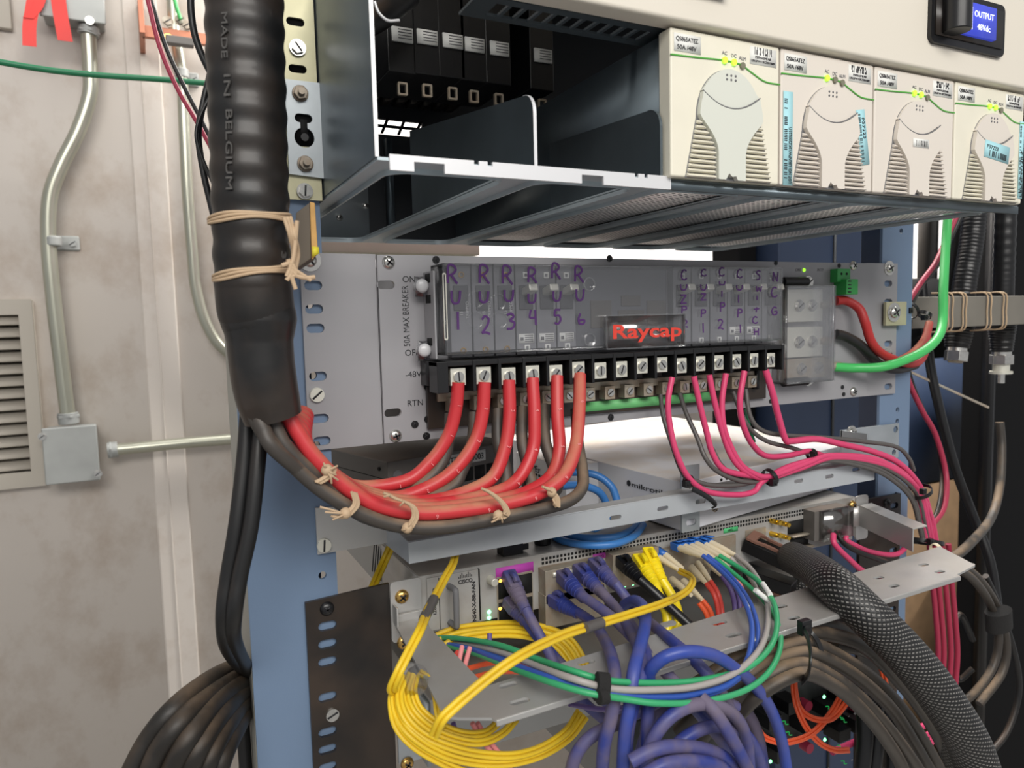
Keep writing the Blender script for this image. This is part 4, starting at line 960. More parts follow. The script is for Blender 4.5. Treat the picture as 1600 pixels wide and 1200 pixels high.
# small dark switch at left
ac = thing('network_switch', 'small brown-grey ethernet demarcation box behind the red cables', 'network device', (.11, .08, -.2))
ZA = -.155
c0 = WZ(605, 722, ZA); c1 = WZ(802, 689, ZA); c3 = WZ(520, 702, ZA); c2 = c1 + (c3 - c0) * 1.6; c3 = c0 + (c3 - c0) * 1.6
slab(ac, 'case', 'boxdark', [c0, c1, c2, c3], ZA - .040, ZA)
ex = (c1 - c0).normalized(); fn = Vector((ex.y, -ex.x, 0)); Lf = (c1 - c0).length
def onface(o, ex, fn, u, z, off=.0004): return frame(Vector((o.x, o.y, 0)) + ex * u + fn * off + Vector((0, 0, z)), ex, (0, 0, 1))
def fbox(parent, name, mt, u0, u1, z0, z1, off, th, base=None, bev=0):
    b, e, f = base or (c0, ex, fn); T = onface(b, e, f, 0, 0, 0)
    return M().box(u0, u1, z0, z1, -.0005, off + th, T).out(name, MT[mt], parent, bevel=bev)
M_ = M(); text(M_, 'ACCEDIAN', .006, onface(c0, ex, fn, Lf*.12, ZA - .014), Lf*.2); M_.out('lettering', MT['inkg'], ac)
m = M(); T = onface(c0, ex, fn, Lf*.065, ZA - .0115, .0003); m.cyl(T @ Vector((0,0,0)), T @ Vector((0,0,.0003)), .004); m.out('logo_disc', MT['inkg'], ac)
o = fbox(ac, 'address_label', 'labelw', Lf*.40, Lf*.75, ZA - .0125, ZA - .003, .0003, .0002)
m = M(); text(m, 'GTT    564003', .0075, onface(c0, ex, fn, Lf*.42, ZA - .0105, .0008), Lf*.31); m.out('label_print', MT['ink'], o)
for k in range(4): fbox(ac, 'ethernet_port', 'hole', Lf*(.56 + .098*k), Lf*(.64 + .098*k), ZA - .0275, ZA - .016, .0004, .0002)
fbox(ac, 'socket', 'hole', Lf*.34, Lf*.40, ZA - .030, ZA - .022, .0004, .0002)
side = (c3 - c0).normalized(); sn = Vector((side.y, -side.x, 0)); sn = -sn if sn.x > 0 else sn
m = M(); q = c0 + side * .012 + Vector((0,0,-.022)); m.cyl(q, q + sn * .0008, .0022); m.out('side_screw', MT['tin'], ac)
m = M(); q = c0 + side * .012 + Vector((0,0,-.007)); m.cyl(q, q + sn * .0008, .0016); m.out('side_screw', MT['hole'], ac)
m = M(); q = c0 + Vector((0,0,-.0145)); m.prism([q, q + side*.12, q + side*.12 + Vector((0,0,.0004)), q + Vector((0,0,.0004))], sn * .0003); m.out('seam', MT['hole'], ac)
# second white router box (left one) 
nb = thing('network_switch', 'white box with black lettering standing between red cables', 'network device', (.23, .1, -.232))
ZB = -.1895
d0 = WZ(806, 706, ZB); d1 = WZ(884, 729, ZB); 
ex2 = (d1 - d0).normalized(); fn2 = Vector((ex2.y, -ex2.x, 0)); fn2 = fn2 if fn2.dot(CAMP - d0) > 0 else -fn2; L2 = (d1 - d0).length; bk = -fn2 * .05
slab(nb, 'case', 'boxwhite', [d0, d1, d1 + bk, d0 + bk], ZB - .042, ZB)
if ex2.cross(Vector((0,0,1))).dot(fn2) < 0: pass
m = M(); T = frame(d0 + fn2*.0006 + ex2*L2*.1 + Vector((0,0,-.015)), ex2, (0,0,1)); text(m, 'JUNIPEr', .010, T, L2*.42); m.out('lettering', MT['ink'], nb)
for k in range(14):
    m = M(); T = frame(d0 + fn2*.0004 + ex2*L2*(.06 + .06*k) + Vector((0,0,-.019)), ex2, (0,0,1)); m.box(0, L2*.03, 0, .0025, -.0005, .0003, T); m.out('vent_slot', MT['hole'], nb)
for k in range(3):
    m = M(); T = frame(d0 + fn2*.0004 + ex2*L2*(.12 + .27*k) + Vector((0,0,-.036)), ex2, (0,0,1)); m.box(0, .013, 0, .011, -.0005, .0003, T); m.out('ethernet_port', MT['hole'], nb)
# MikroTik
mk = thing('network_router', 'white router box with a dusty top behind the grey lacing bar', 'network device', (.42, .15, -.232))
kc = [Vector((.3,-.017,0)), Vector((.57,.036,0)), Vector((.552,.34,0)), Vector((.276,.30,0))]
slab(mk, 'case', 'boxwhite', kc, -.2315, -.1885)
e3 = (kc[0] - kc[3]).normalized(); f3 = Vector((e3.y, -e3.x, 0)); 
if f3.x > 0: f3 = -f3
# near end of the left side: lettering reads towards the viewer
p = WX(1004, 762, kc[0].x - .003); 
T = frame(kc[0] + f3*.0006 - e3*.068 + Vector((0,0,-.2045)), e3, (0,0,1)); m = M(); text(m, 'mikrotik', .0068, T, .046); m.out('lettering', MT['ink'], mk)
m = M(); q = kc[0] + f3*.0004 - e3*.0725 + Vector((0,0,-.2020)); m.cyl(q, q + f3*.0003, .0028); m.out('logo_disc', MT['ink'], mk)
ea = W(1060, 745, -.022); eb = W(1094, 828, -.022)
o = M(); plate(o, [(eb.x - .019, eb.z), (eb.x, eb.z), (eb.x, ea.z + .008), (eb.x - .019, ea.z + .008)], [slot(eb.x - .009, eb.z + .008, .011, .006)], .002, at(0, -.0205, 0)); o.out('rack_ear', MT['zinc'], mk, bevel=.0004)
screw(mk, (W(1104, 804, -.006).x, -.0165, -.2155), .0032, 'flat', 'tind')
for k in range(6):
    m = M(); fx = (kc[1]-kc[0]).normalized(); q = kc[0] + fx*(.05 + .008*k) + Vector((0,-.0006,-.1935)); m.cyl(q, q + Vector((0,-.0004,0)), .0013, n=8); m.out('vent_hole', MT['hole'], mk)

# ================================================================== AGGREGATION ROUTER
RZ1 = -.2335; RZ0 = -.2775; RX0 = .0675; RX1 = .527; FY = -.001
cr = thing('network_router', 'grey rack router with fan tray, many plugged cables and lit lamps', 'router', (.3, 0, RZ0))
M().box(RX0, RX1, FY + .001, .26, RZ0, RZ1).out('chassis', MT['cisco'], cr, bevel=.001)
M().box(RX0, RX1, FY - .0004, FY + .001, RZ0, RZ1).out('face', MT['ciscof'], cr, bevel=.0003)
def wf(px, py, y=FY): p = W(px, py, y); return p.x, p.z
# left side vents
m = M()
for k in range(16): m.prism([(RX0 - .0002, .012 + k*.007, RZ1 - .006), (RX0 - .0002, .015 + k*.007, RZ1 - .006), (RX0 - .0002, .027 + k*.007, RZ1 - .036), (RX0 - .0002, .024 + k*.007, RZ1 - .036)], (.0003, 0, 0))
m.out('side_vents', MT['hole'], cr)
# ears with brass screws
for s in (0, 1):
    if s == 0: x0, x1 = .0445, RX0
    else: x0, x1 = RX1, .5445
    m = M(); plate(m, rbox(x0, x1, RZ0, RZ1 + .001, .003), [], .002, at(0, -.0045, 0)); o = m.out('rack_ear', MT['silver'], cr, bevel=.0004)
    M().box(x1 - .002 if s == 0 else x0, x1 if s == 0 else x0 + .002, -.0035, .09, RZ0 + .004, RZ1).out('ear_flange', MT['silver'], cr)
    if s == 0:
        for pp in ((625, 929), (628, 1000)): screw(cr, (wf(*pp)[0], -.0055, wf(*pp)[1]), .0052, 'phil', 'brass', ang=.7)
    else: screw(cr, (wf(1326, 788)[0], -.0055, wf(1326, 788)[1]), .0050, 'phil', 'brass', ang=.7)
# fan module
a = wf(675, 905); b = wf(748, 975); fx0, fx1 = .073, wf(747, 930)[0]
M().box(fx0, fx1, FY - .002, FY, RZ0 + .0015, RZ1 - .002).out('fan_module', MT['ciscof'], cr, bevel=.0004)
M().box(fx0 + .009, fx0 + .0095, FY - .0022, FY - .0018, RZ0 + .002, RZ1 - .003).out('seam', MT['hole'], cr)
M().box(fx1, fx1 + .001, FY - .0022, FY - .0003, RZ0 + .002, RZ1 - .002).out('seam', MT['hole'], cr)
hx, hzt = wf(703, 917, FY - .004); hx2, hzb = wf(708, 973, FY - .004)
M().sweep([(hx, FY - .002, hzt), (hx + .001, FY - .011, hzt), (hx + .001, FY - .013, hzt - .003), (hx + .001, FY - .013, hzb + .003), (hx + .001, FY - .011, hzb), (hx, FY - .002, hzb)], .0023, 12, sub=5).out('fan_handle', MT['inkg'], cr)
m = M(); cx_, cz_ = wf(716, 911, FY - .002)
text(m, 'CISCO', .0042, at(cx_, FY - .0022, cz_ - .001), .0115, bold=.0001)
for k, h in enumerate((.0006,.0015,.0030,.0015,.0006,.0015,.0030,.0015,.0006)): m.box(cx_ + .0003 + k*.00130, cx_ + .0008 + k*.0013, FY - .0023, FY - .002, cz_ + .0032, cz_ + .0042 + h)
text(m, 'NS40-X-BB-FAN', .0042, at(wf(744, 968, FY-.002)[0], FY - .0022, wf(744, 970, FY - .002)[1]) @ Matrix.Rotation(math.pi/2, 4, 'Z'), .031, bold=.0001)
text(m, 'I28Q2C-D', .0036, at(fx0 + .0065, FY - .0022, RZ0 + .014) @ Matrix.Rotation(math.pi/2, 4, 'Z'), .02)
m.out('lettering', MT['ink'], cr)
m = M(); x, z = wf(766, 905, FY); m.cyl((x, FY, z), (x, FY - .009, z), .0036, .0030, n=20); m.out('thumb_screw', MT['tin'], cr, bevel=.0005)
# perforated strip
xx0 = wf(846, 878)[0]; i = 0
m = M()
x = xx0
while x < RX1 - .03:
    for q in range(2): m.box(x, x + .0021, FY - .0006, FY - .0003, RZ1 - .0052 - q*.0034, RZ1 - .0031 - q*.0034)
    x += .0034
m.out('vent_holes', MT['hole'], cr)
def sticker(px0, py0, px1, py1, mt, s=None, name='label'):
    a = wf(px0, py0); b = wf(px1, py1); hz_ = (a[1] - b[1])
    o = M().box(a[0], b[0], FY - .0009, FY - .0003, b[1], a[1]).out(name, MT[mt], cr)
    if s: mm = M(); text(mm, s, .003, at((a[0]+b[0])/2 - .004, FY - .0011, (a[1]+b[1])/2 - .001)); mm.out('label_print', MT['ink'], o)
sticker(774, 888, 833, 893, 'labelm', '1G'); sticker(926, 866, 950, 870, 'labelm', '1/10G'); sticker(1070, 843, 1085, 844, 'labely'); sticker(1130, 826, 1152, 829, 'labelg', '100G')
# port cages: (px0,py0,px1,py1, protrusion)
def cage(px0, py0, px1, py1, pr, mt='tind', hole=True, name='port_cage'):
    a = wf(px0, py0, FY - pr); b = wf(px1, py1, FY - pr)
    o = M().box(a[0], b[0], FY - pr, FY, b[1], a[1]).out(name, MT[mt], cr, bevel=.0004)
    return a, b, o
a, b, o = cage(776, 902, 834, 962, .001, 'tind')
for q, (zc1, zc2) in enumerate(((.05, .48), (.56, .98))):
    for k in range(2):
        w_ = (b[0] - a[0]) / 2; h_ = a[1] - b[1]
        M().box(a[0] + w_*k + .001, a[0] + w_*(k+1) - .001, FY - .0013, FY - .001, a[1] - h_*zc2, a[1] - h_*zc1).out('port_opening', MT['hole'], cr)
for (p0, q0, p1, q1_) in ((852, 893, 945, 925), (852, 932, 945, 962), (958, 868, 1030, 905)):
    cage(p0, q0, p1, q1_, .012, 'tind')
for k in range(3):
    x, z = wf(868 + 24*k, 898 - 4*k, FY - .0125); M().box(x - .0022, x + .0022, FY - .0128, FY - .012, z - .002, z + .002).out('cage_lamp', MT['tin'], cr)
cage(1037, 860, 1110, 905, .006, 'tind'); cage(1112, 843, 1150, 875, .004, 'tind')
a, b, o = cage(1165, 829, 1197, 853, .001); 
for (p0, q0, p1, q1_) in ((1168, 831, 1192, 841), (1230, 815, 1262, 830), (1234, 838, 1262, 850), (1262, 812, 1278, 828)):
    A_ = wf(p0, q0); B_ = wf(p1, q1_); M().box(A_[0], B_[0], FY - .0008, FY, B_[1], A_[1]).out('port_opening', MT['hole'], cr)
    M().box(A_[0], B_[0], FY - .008, FY - .0008, B_[1] - .0008, B_[1] + .001).out('port_lip', MT['tind'], cr)
for k in range(4):
    px, py = ((1204, 813), (1204, 833))[k % 2]; px += (k // 2) * 14; py += (k // 2) * 3
    x, z = wf(px, py); m = M(); m.cyl((x, FY, z), (x, FY - .009, z), .0026, n=6); m.cyl((x, FY - .009, z), (x, FY - .012, z), .0019); m.out('gold_coax_jack', MT['goldm'], cr)
# power terminal at right
a, b, o = cage(1273, 800, 1325, 835, .014, 'boxdark', name='power_terminal')
M().box(a[0] + .006, b[0], FY - .020, FY - .014, b[1], a[1]).out('clear_guard', MT['clearl'], cr)
for px, py, mt, r in ((765, 957, 'ledg2', 1), (765, 966, 'ledg2', 1), (849, 944, 'ledg2', 1), (977, 915, 'ledg2', 1), (989, 913, 'ledg2', 1), (782, 908, 'ledy', 1), (801, 901, 'ledg', 1), (782, 951, 'ledy', 1), (1252, 857, 'ledg', 1)):
    y = FY - (.0015 if px < 960 or px > 1100 else .0005); x, z = wf(px, py, y); m = M(); m.dome((x, y + .001, z), (0,-1,0), .0017, .0014, 12); m.out('status_light', MT[mt], cr)
# black plug lying on the router
t = thing('terminal_plug', 'small black plug lying on top of the grey router', 'plug', WZ(800, 862, RZ1))
c = WZ(797, 866, RZ1); M().box(c.x - .008, c.x + .010, c.y - .004, c.y + .008, RZ1, RZ1 + .009).out('body', MT['black'], t, bevel=.0006)
M().box(c.x + .008, c.x + .016, c.y - .002, c.y + .006, RZ1 + .002, RZ1 + .007).out('key', MT['black'], t, bevel=.0005)
for k in range(3): M().box(c.x - .005 + k*.005, c.x - .002 + k*.005, c.y, c.y + .006, RZ1 + .009, RZ1 + .0095).out('slot', MT['hole'], t)
t = thing('rubber_foot', 'black foot under the lacing bar, beside blue cables on the router', 'foot', WZ(848, 850, RZ1)); c = WZ(848, 850, RZ1); M().cyl(c, c + Vector((0,0,.010)), .007, .008).out('foot', MT['black'], t, bevel=.001)
# cable management tray in front
TZ = -.262
def tz(px, py): p = WZ(px, py, TZ); return (p.x, p.y)
tr = thing('cable_tray', 'grey steel cable management tray with oval slots in front of the router', 'cable tray', (.28, -.12, TZ))
fl = tz(700, 1128); fr = tz(1525, 883); bl = tz(757, 1075); br = tz(1466, 856); al = tz(620, 945); al2 = tz(690, 945)
lpl = tz(775, 1127); lpr = tz(1500, 901)
outl = [(fl[0] + .006, fl[1]), (lpl[0] - .001, lpl[1] + .003), (lpl[0], lpl[1]), (lpr[0], lpr[1]), (lpr[0] + .001, lpr[1] + .003), (fr[0] - .003, fr[1] - .001), (fr[0], fr[1] + .001), (fr[0], fr[1] + .004), (br[0] + .003, br[1] + .001), (br[0] - .001, br[1]), (bl[0] + .001, bl[1]), (bl[0], -.006), (.046, -.006), (fl[0], fl[1] + .006)]
hs = []
for px, py in ((794, 1072), (812, 1098), (916, 1037), (1044, 975+0), (1124, 975), (1146, 994), (1221, 949), (1240, 967), (1300, 938), (1340, 925), (1373, 904), (1397, 917), (1443, 884), (1468, 895)):
    p = tz(px, py); hs.append(slot(p[0], p[1], .0125 if px < 1200 else .010, .0052))
m = M(); plate(m, outl, hs, .0016, Matrix.Translation((0, 0, TZ))); m.out('plate', MT['silver'], tr, bevel=.0004)
M().prism([(lpl[0], lpl[1] - .001, TZ - .003), (lpl[0], lpl[1] + .0004, TZ - .003), (lpl[0], lpl[1] + .0004, TZ + .0008), (lpl[0], lpl[1] - .001, TZ + .0008)], (lpr[0] - lpl[0], lpr[1] - lpl[1], 0)).out('folded_lip', MT['silver'], tr, bevel=.0008)
M().box(.0455, .0470, -.016, -.006, TZ, TZ + .014).out('left_ear', MT['silver'], tr, bevel=.0004)
M().box(.046, .0675, -.0085, -.006, TZ, TZ + .006).out('left_tab', MT['silver'], tr, bevel=.0004)
rx0 = W(1345, 806, -.01).x
ax1 = br[0] - .030; m = M(); m.prism([(rx0, -.008, -.242), (ax1, br[1] + .004, -.242), (ax1, br[1] + .004, TZ), (rx0, -.008, TZ)], (.0018, 0, 0)); m.out('right_arm', MT['silver'], tr, bevel=.0004)
M().prism([(rx0, -.008, -.242), (ax1, br[1] + .004, -.242), (ax1 + .020, br[1] + .004, -.242), (rx0 + .018, -.008, -.242)], (0, 0, .0012)).out('right_arm_top', MT['silver'], tr, bevel=.0003)
M().box(rx0 - .008, rx0 + .016, -.0085, -.006, TZ, -.242).out('right_ear', MT['silver'], tr)
# lower rack units
lo = thing('network_server', 'silver faced rack unit below the cable tray', 'rack unit', (.3, 0, -.37))
M().box(RX0 - .002, .53, -.022, .22, -.3655, -.318).out('case', MT['cisco'], lo, bevel=.001)
m = M(); plate(m, rbox(.0455, RX0 - .002, -.369, -.318, .001), [circ(.054, -.343, .0022)], .002, at(0, -.006, 0)); m.out('rack_ear', MT['zinc'], lo, bevel=.0004)
M().box(RX0 - .006, RX0 - .003, -.024, -.004, -.366, -.319).out('ear_flange', MT['zinc'], lo)
for pp in ((628, 1110), (632, 1186)): screw(lo, (wf(*pp)[0], -.0075, wf(*pp)[1]), .0050, 'phil', 'brass', ang=.9)
lw = thing('network_router', 'lower dark router with green lamps and magenta labels', 'router', (.4, -.02, -.45))
a = W(1140, 1090, -.03)
M().box(.235, .50, -.010, .2, -.46, -.386).out('case', MT['cisco'], lw, bevel=.001)
M().box(.235, .50, -.0125, -.010, -.46, -.390).out('face', mat('dark_router_face', (48,50,50), .6, var=.4, vs=90), lw)
rr = random.Random(5)
def wl(px, py, y=-.0135): p = W(px, py, y); return p.x, p.z
for (px, py) in ((1222,1180),(1240,1104),(1300,1110),(1265,1135),(1325,1090),(1210,1128),(1318,1148)):
    x, z = wl(px, py, -.03); t_ = M().box(x - .008, x + .008, -.032, -.0125, z - .006, z + .006).out('sfp_plug', MT['black'], lw, bevel=.0006)
for (px, py) in ((1288,1089),(1289,1156),(1204,1190)):
    x, z = wl(px, py, -.034); m = M(); m.dome((x, -.0335, z), (0,-1,0), .0018, .0015, 12); m.out('status_light', MT['ledg2'], lw)
for (px, py) in ((1264,1104),(1266,1170),(1338,1106)):
    x, z = wl(px, py, -.022); m = M(); m.cyl((x, -.0125, z), (x, -.022, z), .0050, n=20); m.out('magenta_cap', MT['pinkd'], lw)
gl = mat('green_light_pipe', (20,150,70), .3, emit=.5)
for (px, py) in ((1226,1128),(1232,1145),(1294,1105),(1312,1118),(1318,1125),(1312,1166),(1318,1190),(1340,1096)):
    x, z = wl(px, py, -.0325); m = M(); m.sweep([(x - .004, -.033, z + .002), (x, -.033, z + .001), (x + .0005, -.033, z - .002), (x + .004, -.033, z - .003)], .0005, 6); m.out('light_pipe', gl, lw)
m = M(); text(m, '-  +', .007, at(wl(1325,1122,-.0325)[0], -.0326, wl(1325,1122,-.0325)[1]), .012); text(m, '-  +', .007, at(wl(1330,1190,-.0325)[0], -.0326, wl(1330,1190,-.0325)[1]), .012)
m.out('polarity_marks', MT['inkw'], lw)
M().box(*sorted((wl(1312,1108)[0], wl(1345,1108)[0])), -.032, -.0125, wl(1325,1128)[1], wl(1325,1108)[1]).out('power_block', MT['black'], lw, bevel=.0006)
# ================================================================== THE BIG BLACK TRUNK
TRK = [(368,-480,-.070),(373,-280,-.070),(380,-90,-.070),(382,0,-.070),(384,80,-.070),(387,160,-.070),(389,240,-.070),(392,320,-.070),(394,400,-.070),(398,470,-.069),(402,492,-.068)]
tk = thing('cable_conduit', 'thick black ribbed cable conduit hanging in front of the blue upright', 'cable conduit', W(400, 500, -.07))
P = [W(*p) for p in TRK]; r0 = rp(P[4], 117)
pit_ = .0152
def rr_(t, L):
    return r0 * (1 + .022 * math.sin(2 * math.pi * L / pit_) if t < .95 else 1.01)
M().sweep(P, rr_, 40, sub=30).out('ribbed_sleeve', MT['shrink'], tk)
P2 = [W(*p) for p in [(397,440,-.069),(401,478,-.068),(403,494,-.068),(405,500,-.068),(407,540,-.068),(411,580,-.068),(417,615,-.067),(427,652,-.066)]]
rs = [rp(W(403,500,-.068), w_) for w_ in (113, 113, 114, 100, 99, 99, 97, 90)]
def twr(t, L):
    q = t * 7; k = min(int(q), 6); return rs[k] + (rs[k+1] - rs[k]) * (q - k) 
M().sweep(P2, twr, 36, sub=12).out('tape_wrap', MT['tape'], tk)
for i, (pts, wd) in enumerate((([(350,520),(372,545),(400,600),(415,640)], 20), ([(352,470),(400,480),(455,473)], 5), ([(356,548),(400,560),(462,548)], 8), ([(375,500),(400,540),(440,590),(462,610)], 12))):
    pass
# printed words on the trunk
def trunk_text(s, px, py0, py1, hpx):
    m = M()
    q0 = W(px, py0, -.07); q1 = W(px, py1, -.07); ax = (q1 - q0).normalized()
    cpx = 383 + (py0 / 400) * 10; ctr0 = W(cpx, py0, -.07); off = q0 - ctr0
    vd = (CAMP - q0).normalized(); vd = (vd - ax * vd.dot(ax)).normalized(); lat = ax.cross(vd)
    u = off.dot(lat); h = math.sqrt(max(1e-9, (r0*1.03)**2 - u*u)); nrm = (vd * h + lat * u).normalized()
    o_ = ctr0 + nrm * (r0 * 1.024); upv = nrm.cross(ax) * 1
    T = frame(o_, ax, upv)
    text(m, s, .0052, T, (q1 - q0).length * .95, th=.0004); m.out('printed_word', MT['inkf'], tk)
trunk_text('MADE', 346, 46, 118, 10); trunk_text('IN', 350, 138, 172, 10); trunk_text('BELGIUM', 353, 190, 316, 10); trunk_text('R1', 344, -6, 22, 10); trunk_text('3', 440, 394, 406, 8)
# spacer board and lacing cord
sb = thing('spacer_board', 'grey-brown fibre spacer board lashed beside the ribbed conduit', 'spacer board', W(480, 360, -.04))
A, B, C_, D_ = W(462,333,-.05), W(488,316,-.05), W(495,398,-.05), W(463,420,-.05)
m = M(); m.prism([A, W(484,316,-.05), W(486,404,-.05), D_], Vector((.004,.010,0)));  m.out('board', MT['board'], sb, bevel=.0006)
M().prism([W(484,315,-.0505), W(492,317,-.0505), W(497,396,-.0505), W(487,406,-.0505)], Vector((.001,.006,0))).out('raw_edge', MT['boarde'], sb, bevel=.0005)
M().prism([W(488,385,-.0512), W(498,386,-.0512), W(499,396,-.0512), W(488,402,-.0512)], Vector((0,.002,0))).out('yellow_mark', MT['labely'], sb)
def ringaround(label, cpx, cpy, y, wpx, tilt, mt='cord', thick=5, turns=3, name='twine_tie', sq=1.0):
    c = W(cpx, cpy, y); R_ = rp(c, wpx) ; t = thing(name, label, 'twine tie', c)
    for k in range(turns):
        pts = []
        for i in range(25):
            a = 2 * math.pi * i / 24; pts.append(c + Vector((math.cos(a) * R_, math.sin(a) * R_ * sq, math.cos(a) * tilt + (k - (turns-1)/2) * rp(c, thick)*1.6 + .0006*math.sin(3*a + k))))
        M().sweep(pts, rp(c, thick), 8, sub=2).out('strand', MT['cord'] if mt == 'cord' else MT[mt], t)
    return t, c
t, c = ringaround('upper waxed cord lashing round the ribbed conduit', 391, 344, -.070, 121, .0010, turns=3)
for k in range(3): M().sweep([W(444+k*5,340,-.094+.004*k), W(452+k*4,365,-.095), W(458+k*4,395,-.09), W(456+k*3,420,-.09)], .0011, 8).out('strand', MT['cord'], t)
t, c = ringaround('lower waxed cord lashing with a knot under the spacer board', 396, 427, -.070, 118, .0026, turns=3)
kn = []
for k, pts in enumerate([[(448,432),(458,405),(462,370),(464,345)],[(452,415),(462,430),(478,434),(492,433)],[(452,420),(458,440),(462,452)],[(455,418),(470,428),(486,438)],[(450,405),(456,425),(448,438)],[(440,415),(455,412),(462,428),(452,434)]]):
    M().sweep([W(a, b, -.094) for a, b in pts], .0012, 8).out('knot_strand', MT['cord'], t)

# ================================================================== RED AND GREY POWER CABLES
R6 = [(906,586,-.036),(905,640,-.050),(899,700,-.064),(880,744,-.073),(840,772,-.075),(780,789,-.075),(700,800,-.075),(645,801,-.075),(585,788,-.074),(535,757,-.073),(490,712,-.071),(468,680,-.069),(450,650,-.067),(438,625,-.066)]
REDR = rp(W(700,800,-.075), 23)
lab_r = ['thick red cable on the first terminal from the left, printed 1','thick red cable on the second terminal from the left, printed 2','thick red cable on the third terminal from the left, printed 3','thick red cable on the fourth terminal from the left, printed 4','thick red cable on the fifth terminal from the left, printed 5','thick red cable on the sixth terminal, lowest and frontmost of the bundle']
tops = {0:[(716,597),(712,640),(700,682),(672,722),(632,752),(590,768)],
        1:[(757,597),(754,645),(742,690),(712,732),(672,760),(620,774)],
        2:[(795,594),(796,650),(789,700),(770,745),(730,768),(670,781)],
        3:[(832,591),(835,650),(832,705),(806,752),(760,774),(700,785)],
        4:[(870,588),(871,650),(874,702),(862,742),(826,768),(770,782)]}
base6 = [W(*p) for p in R6]
def red(k):
    if k == 5: P = base6
    else:
        off = Vector((0, REDR * 2.0 * (5 - k), .0004 * (5 - k)))
        tp = tops[k]; n = len(tp); yend = -.075 + off.y
        P = [W(a, b, -.036 + (yend + .036) * (i / (n - 1)) ** .8) for i, (a, b) in enumerate(tp[:-1])]
        last = P[-1].x
        # join the pack further left
        for q in base6[5:]:
            qq = q + off
            if qq.x < last - .022: P.append(qq)
        P = P[:-3] + [base6[-3] + Vector((.004 * (5-k) * .5, .0065 * (5-k), .004*(5-k)*.4)), base6[-2] + Vector((-.001*(5-k), .005 * (5-k), .002*(k % 2))), base6[-1] + Vector((-.002*(5-k)*.5, .0045 * (5-k), .004))]
    t = thing('power_cable', lab_r[k], 'cable', P[0], 'red breaker cables')
    M().sweep(P, REDR if k != 0 else REDR*.98, 16, sub=10).out('jacket', MT['red'], t)
    # printed marks along the jacket
    Q = crom(P, 10); m = M(); L = 0
    for i in range(9, min(66, len(Q) - 2), 11):
        c = Q[i]; tg = (Q[i+1] - Q[i]).normalized(); vd = (CAMP - c).normalized(); nn = (vd - tg * vd.dot(tg)).normalized(); ax = tg.cross(nn)
        T = frame(c + nn * (REDR + .00005) - tg * .002 - ax * .001, tg, nn.cross(tg)); text(m, str(k + 1), .0036, T, th=.00005); m.out('printed_mark', MT['salmon'], t); m = M()
for k in range(6): red(k)
# grey-brown return cables: a layer under the red one
g6 = [(900,640,-.030),(903,690,-.040),(910,735,-.055),(909,763,-.068),(888,783,-.076),(840,797,-.078),(760,813,-.078),(690,824,-.078),(625,822,-.078),(565,803,-.078),(505,768,-.077),(455,724,-.076),(415,680,-.075),(392,640,-.073)]
GB = [W(*p) for p in g6]; GR = REDR * .92
gt = {0:[(704,646),(702,680),(692,720),(665,752),(630,775)],1:[(741,645),(738,690),(722,735),(700,765),(670,788)],2:[(778,640),(778,690),(790,735),(785,770),(745,792)],3:[(817,637),(816,690),(826,735),(825,768),(790,792)],4:[(850,634),(852,690),(866,735),(862,772),(830,794)]}
lab_g = ['dusty grey-brown cable behind the first red cable from the left','dusty grey-brown cable behind the second red cable from the left','dusty grey-brown cable behind the third red cable from the left','dusty grey-brown cable behind the fourth red cable from the left','dusty grey-brown cable behind the fifth red cable from the left','lowest grey-brown cable of the bundle, curling up right of the red ones']
ends = [((430,700,-.050),(405,662,-.058),(398,640,-.060)),((450,705,-.066),(428,670,-.066),(418,640,-.066)),((480,700,-.058),(452,668,-.058),(438,640,-.062)),((440,712,-.080),(412,672,-.078),(402,640,-.074)),((462,716,-.074),(432,672,-.072),(422,645,-.070)),None]
for k in range(6):
    if k == 5: P = GB
    else:
        off = Vector((0, GR * 2.05 * (5 - k), -.0008 * (5-k)))
        tp = gt[k]; n = len(tp); yend = -.078 + off.y
        P = [W(a, b, -.026 + (yend + .026) * (i / (n - 1)) ** .8) for i, (a, b) in enumerate(tp[:-1])]
        last = P[-1].x
        for q in GB[5:10]:
            qq = q + off
            if qq.x < last - .022: P.append(qq)
        P += [W(*e) for e in ends[k]]
    o = M().sweep(P, GR, 14, sub=9).out('return_cable', MT['brownc']); tag(o, lab_g[k], 'cable', 'grey return cables')
# waxed cord ties on the bundle
def lash(label, segs, ends_, y, r=.0008):
    t = thing('twine_tie', label, 'twine tie', W(*segs[len(segs)//2], y))
    for k in range(4):
        P = [W(a + k*2.6 - 3, b + k*.8, y - .0005*(k == 1)) for a, b in segs]
        M().sweep(P, r, 8, sub=6).out('strand', MT['cord'], t)
    rr = random.Random(len(label))
    for e in ends_:
        M().sweep([W(e[0] + rr.uniform(-3,3), e[1], y - .001), W((e[0]+e[2])/2 + rr.uniform(-4,4), (e[1]+e[3])/2, y - .003), W(e[2], e[3], y - .001)], r*.8, 6, sub=4).out('frayed_end', MT['cord'], t)
    c = W(ends_[0][0], ends_[0][1], y - .0015); m = M(); m.dome(c + Vector((0,.002,0)), (0,-1,0), .0035, .0035, 12, 5); m.out('knot', MT['cord'], t)
lash('upper left cord tie round the paired red cables near the tape', [(495,753),(505,748),(516,740),(520,730)], [(512,735,527,728),(512,735,525,742),(512,735,518,755),(512,732,506,724),(514,738,528,750)], -.0815)
lash('cord tie at the lower left bend of the cable bundle', [(552,768),(556,785),(548,797),(536,806),(520,806)], [(541,803,520,812),(541,803,508,800),(541,803,500,792)], -.0865)
lash('cord tie in the middle left of the bundle with a long diagonal lay', [(602,770),(618,778),(634,784),(645,792),(648,806),(640,822)], [(638,826,628,828),(638,826,642,815),(610,772,600,776),(630,782,625,790)], -.0865)
